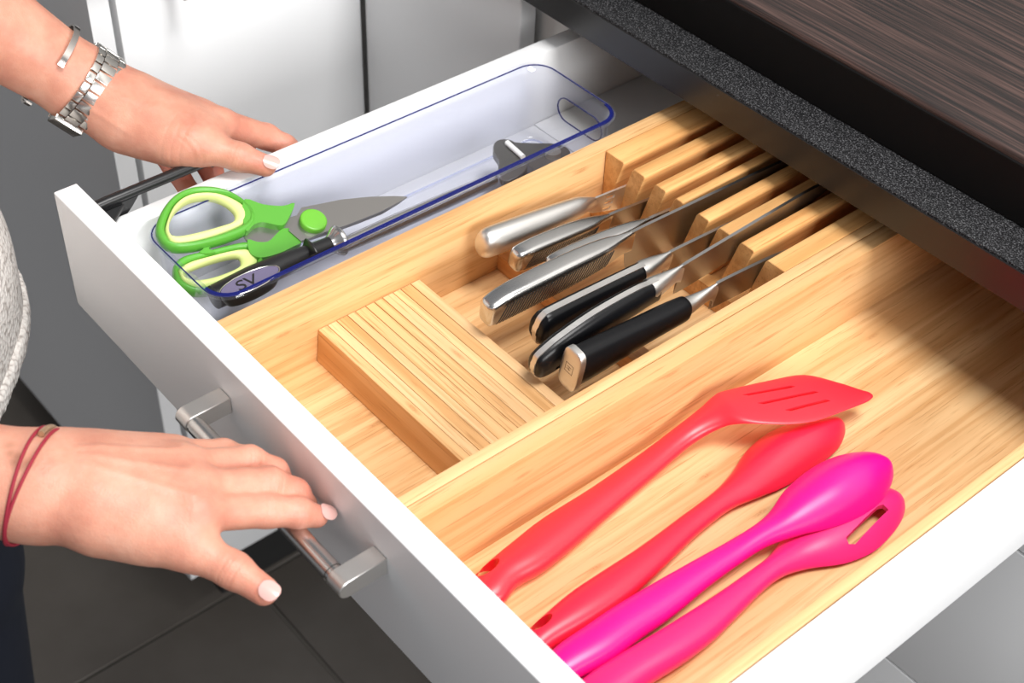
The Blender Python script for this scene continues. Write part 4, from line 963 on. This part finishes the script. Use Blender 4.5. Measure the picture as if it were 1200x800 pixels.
for s_ in (-.032, .032):
    for nm, r_, m_, o_ in (('eye', .0125, mat('eye_white', (.85, .83, .8), .2), 0.0), ('iris', .0062, mat('brown_iris', (.08, .04, .02), .15), .0075)):
        c = Vector(B(s_, .081 + o_, .548)); ring = []
        for i in range(9):
            th = math.pi * i / 8; ring.append([c + Vector((r_ * math.sin(th) * math.cos(a), r_ * math.sin(th) * math.sin(a), r_ * math.cos(th))) * (1 if i not in (0, 8) else 1) for a in [2 * math.pi * k / 14 for k in range(14)]])
        obj(nm, *loft(ring), m_, person, True)

# finger nails: small curved shields on the finger tips
def nail(tip, prev, n_up, wdt, ln, r_, back=.002):
    tip = Vector(tip); ax = (tip - Vector(prev)).normalized(); nz = (Vector(n_up) - ax * Vector(n_up).dot(ax)).normalized(); sd = ax.cross(nz)
    rings = []
    for i in range(11):
        s_ = i / 10; L_ = -ln * .45 + ln * s_ - back
        ww = wdt * max(.12, (1 - abs(2 * s_ - 1) ** 2.6)) ** (1 / 2.2)
        row = []
        for off in (.0007, -.0006):
            rng = range(9) if off > 0 else range(8, -1, -1)
            for j in rng:
                a = (j / 8 - .5) * 2; an = a * ww / r_
                drop = max(0, (L_ - 0.0)) ** 2 * 9
                row.append(tip + ax * (L_ + r_ * .25) + sd * (r_ + off) * math.sin(an) + nz * ((r_ + off) * math.cos(an) - drop))
        rings.append(row)
    obj('fingernail', *loft(rings), M_nail, person, True, sharp=50)
toCam = lambda p: (CAM - Vector(p)).normalized()
nail(fing1[0][0][3], fing1[0][0][2], toCam(fing1[0][0][3]) * .45 + Vector((.1, .25, .8)), .0050, .0110, .0074, back=-.0008)
nail(th1[0][3], th1[0][2], toCam(th1[0][3]) * .7 + Vector((.35, .2, .35)), .0054, .0112, .0081, back=-.002)
nail(th2[0][3], th2[0][2], toCam(th2[0][3]) * .8 + Vector((0.1, .45, .5)), .0056, .0118, .0082, back=-.001)

# ------------------------------------------------------------------ what the hands wear
def wrist_frame(c, axis, ref):
    axis = Vector(axis).normalized(); u_ = (Vector(ref) - axis * Vector(ref).dot(axis)).normalized(); return Vector(c), axis, u_, axis.cross(u_)
ax2d = (Vector(W2) - Vector(E2)).normalized()
def watch():
    c, ax_, u_, v_ = wrist_frame(Vector(W2) - ax2d * .0, ax2d, toCam(W2))
    r = empty('wristwatch', c, 'steel wristwatch with link bracelet on the wrist of the upper arm', 'watch')
    Ra = .0306
    n = 24
    lk = mat('watch_steel', (.62, .60, .57), .22, 1.0)
    def place(ang, along, w_, dpt, ln, name, m_, par, bev=.0005, rad=Ra, sc_=1.0):
        nn = u_ * math.cos(ang) + v_ * math.sin(ang); tt_ = -u_ * math.sin(ang) + v_ * math.cos(ang)
        cc_ = c + nn * rad + ax_ * along
        vv = [cc_ + ax_ * (sx * w_ / 2) + tt_ * (sy * ln / 2) + nn * (sz * dpt / 2) for sx in (-1, 1) for sy in (-1, 1) for sz in (-1, 1)]
        return obj(name, vv, BOXF, m_, par, True, bev, 2, 40)
    step = 2 * math.pi / n; ln = Ra * step
    for k in range(n):
        a = k * step
        if k in (11, 12, 13): continue          # the watch case sits here
        if k in (4, 5, 6): continue          # clasp
        place(a, -.0083, .0056, .0034, ln * .86, 'link', lk, r)
        place(a + step * .5, 0, .0106, .0038, ln * .86, 'link', lk, r)
        place(a, .0083, .0056, .0034, ln * .86, 'link', lk, r)
    place(5 * step, 0, .0222, .0044, ln * 2.4, 'clasp', lk, r, .0009, Ra + .0008)
    a = 12 * step
    nn = u_ * math.cos(a) + v_ * math.sin(a); cc_ = c + nn * (Ra + .003)
    cs = obj('case', *tube([cc_ - nn * .0045, cc_ + nn * .004, cc_ + nn * .0052], [.0155, .0160, .0145], 40), lk, r, True, sharp=40)
    obj('dial', *tube([cc_ + nn * .0050, cc_ + nn * .0056], [.0135, .0135], 40), mat('watch_dial', (.75, .74, .72), .3), cs, True, sharp=40)
watch()
# open cuff bangle
c, ax_, u_, v_ = wrist_frame(Vector(W2) - ax2d * .030, ax2d, toCam(W2))
v_arc = []
for k in range(41):
    a = math.radians(75) + math.radians(-20 - 265 * 1.0 * k / 40) ; a = math.radians(-5) - math.radians(285) * k / 40 + math.radians(0)
    nn = u_ * math.cos(a) + v_ * math.sin(a); tt_ = -u_ * math.sin(a) + v_ * math.cos(a)
    R_ = .0326; p = c + nn * R_
    v_arc.append([p + ax_ * .0022 + nn * .0008, p - ax_ * .0022 + nn * .0008, p - ax_ * .0022 - nn * .0008, p + ax_ * .0022 - nn * .0008])
tag(obj('cuff_bangle', *loft(v_arc), mat('bangle_silver', (.62, .58, .55), .15, 1.0), None, True, sharp=40), 'thin open silver cuff bangle above the watch', 'bangle')
# dark finger ring
p0, p1 = Vector(fing2[2][0][0]), Vector(fing2[2][0][1]); d_ = (p1 - p0).normalized(); c = p0.lerp(p1, .80)
c, ax_, u_, v_ = wrist_frame(c, d_, (0, 0, 1))
ringm = mat('dark_stone_ring', (.03, .028, .022), .3, .5)
pth = [c + (u_ * math.cos(a) + v_ * math.sin(a)) * .0104 for a in [2 * math.pi * k / 36 for k in range(36)]]
tag(obj('finger_ring', *tube(pth, [.0022 + .0005 * math.sin(k * 2.1) for k in range(36)], 10, True), ringm, None, True), 'dark metal finger ring on the hand gripping the far drawer side', 'ring')
# red cord bracelet with a small gold tube
ax1d = (Vector(W1) - Vector(E1)).normalized()
def cordring(off, tiltv, R_, name, m_, a0=0, a1=360, rr=.0010, par=None):
    c, ax_, u_, v_ = wrist_frame(Vector(W1) + ax1d * off, ax1d, (0, 0, 1)); pth = []
    nseg = 72
    for k in range(nseg + 1):
        a = math.radians(a0 + (a1 - a0) * k / nseg)
        q = c + (u_ * math.cos(a) + v_ * math.sin(a)) * (R_) + ax_ * (tiltv * math.sin(a) + .0012 * math.sin(2 * a + off * 300)); pth.append(q)
    full = abs(a1 - a0) >= 360
    if full: pth = pth[:-1]
    return obj(name, *tube(pth, rr, 8, full), m_, par, True)
cord = mat('dark_red_cord', (.28, .012, .03), .7)
br = empty('cord_bracelet', tuple(Vector(W1)), 'dark red double cord bracelet with a tan tube on the lower wrist', 'bracelet')
cordring(-.003, -.005, .0328, 'cord', cord, par=br)
cordring(.002, -.008, .0326, 'cord', cord, par=br)
t_ = cordring(-.0005, -.0065, .0330, 'tube', mat('tan_gold_tube', (.50, .33, .20), .3, .6), -62, -18, .0019, par=br)
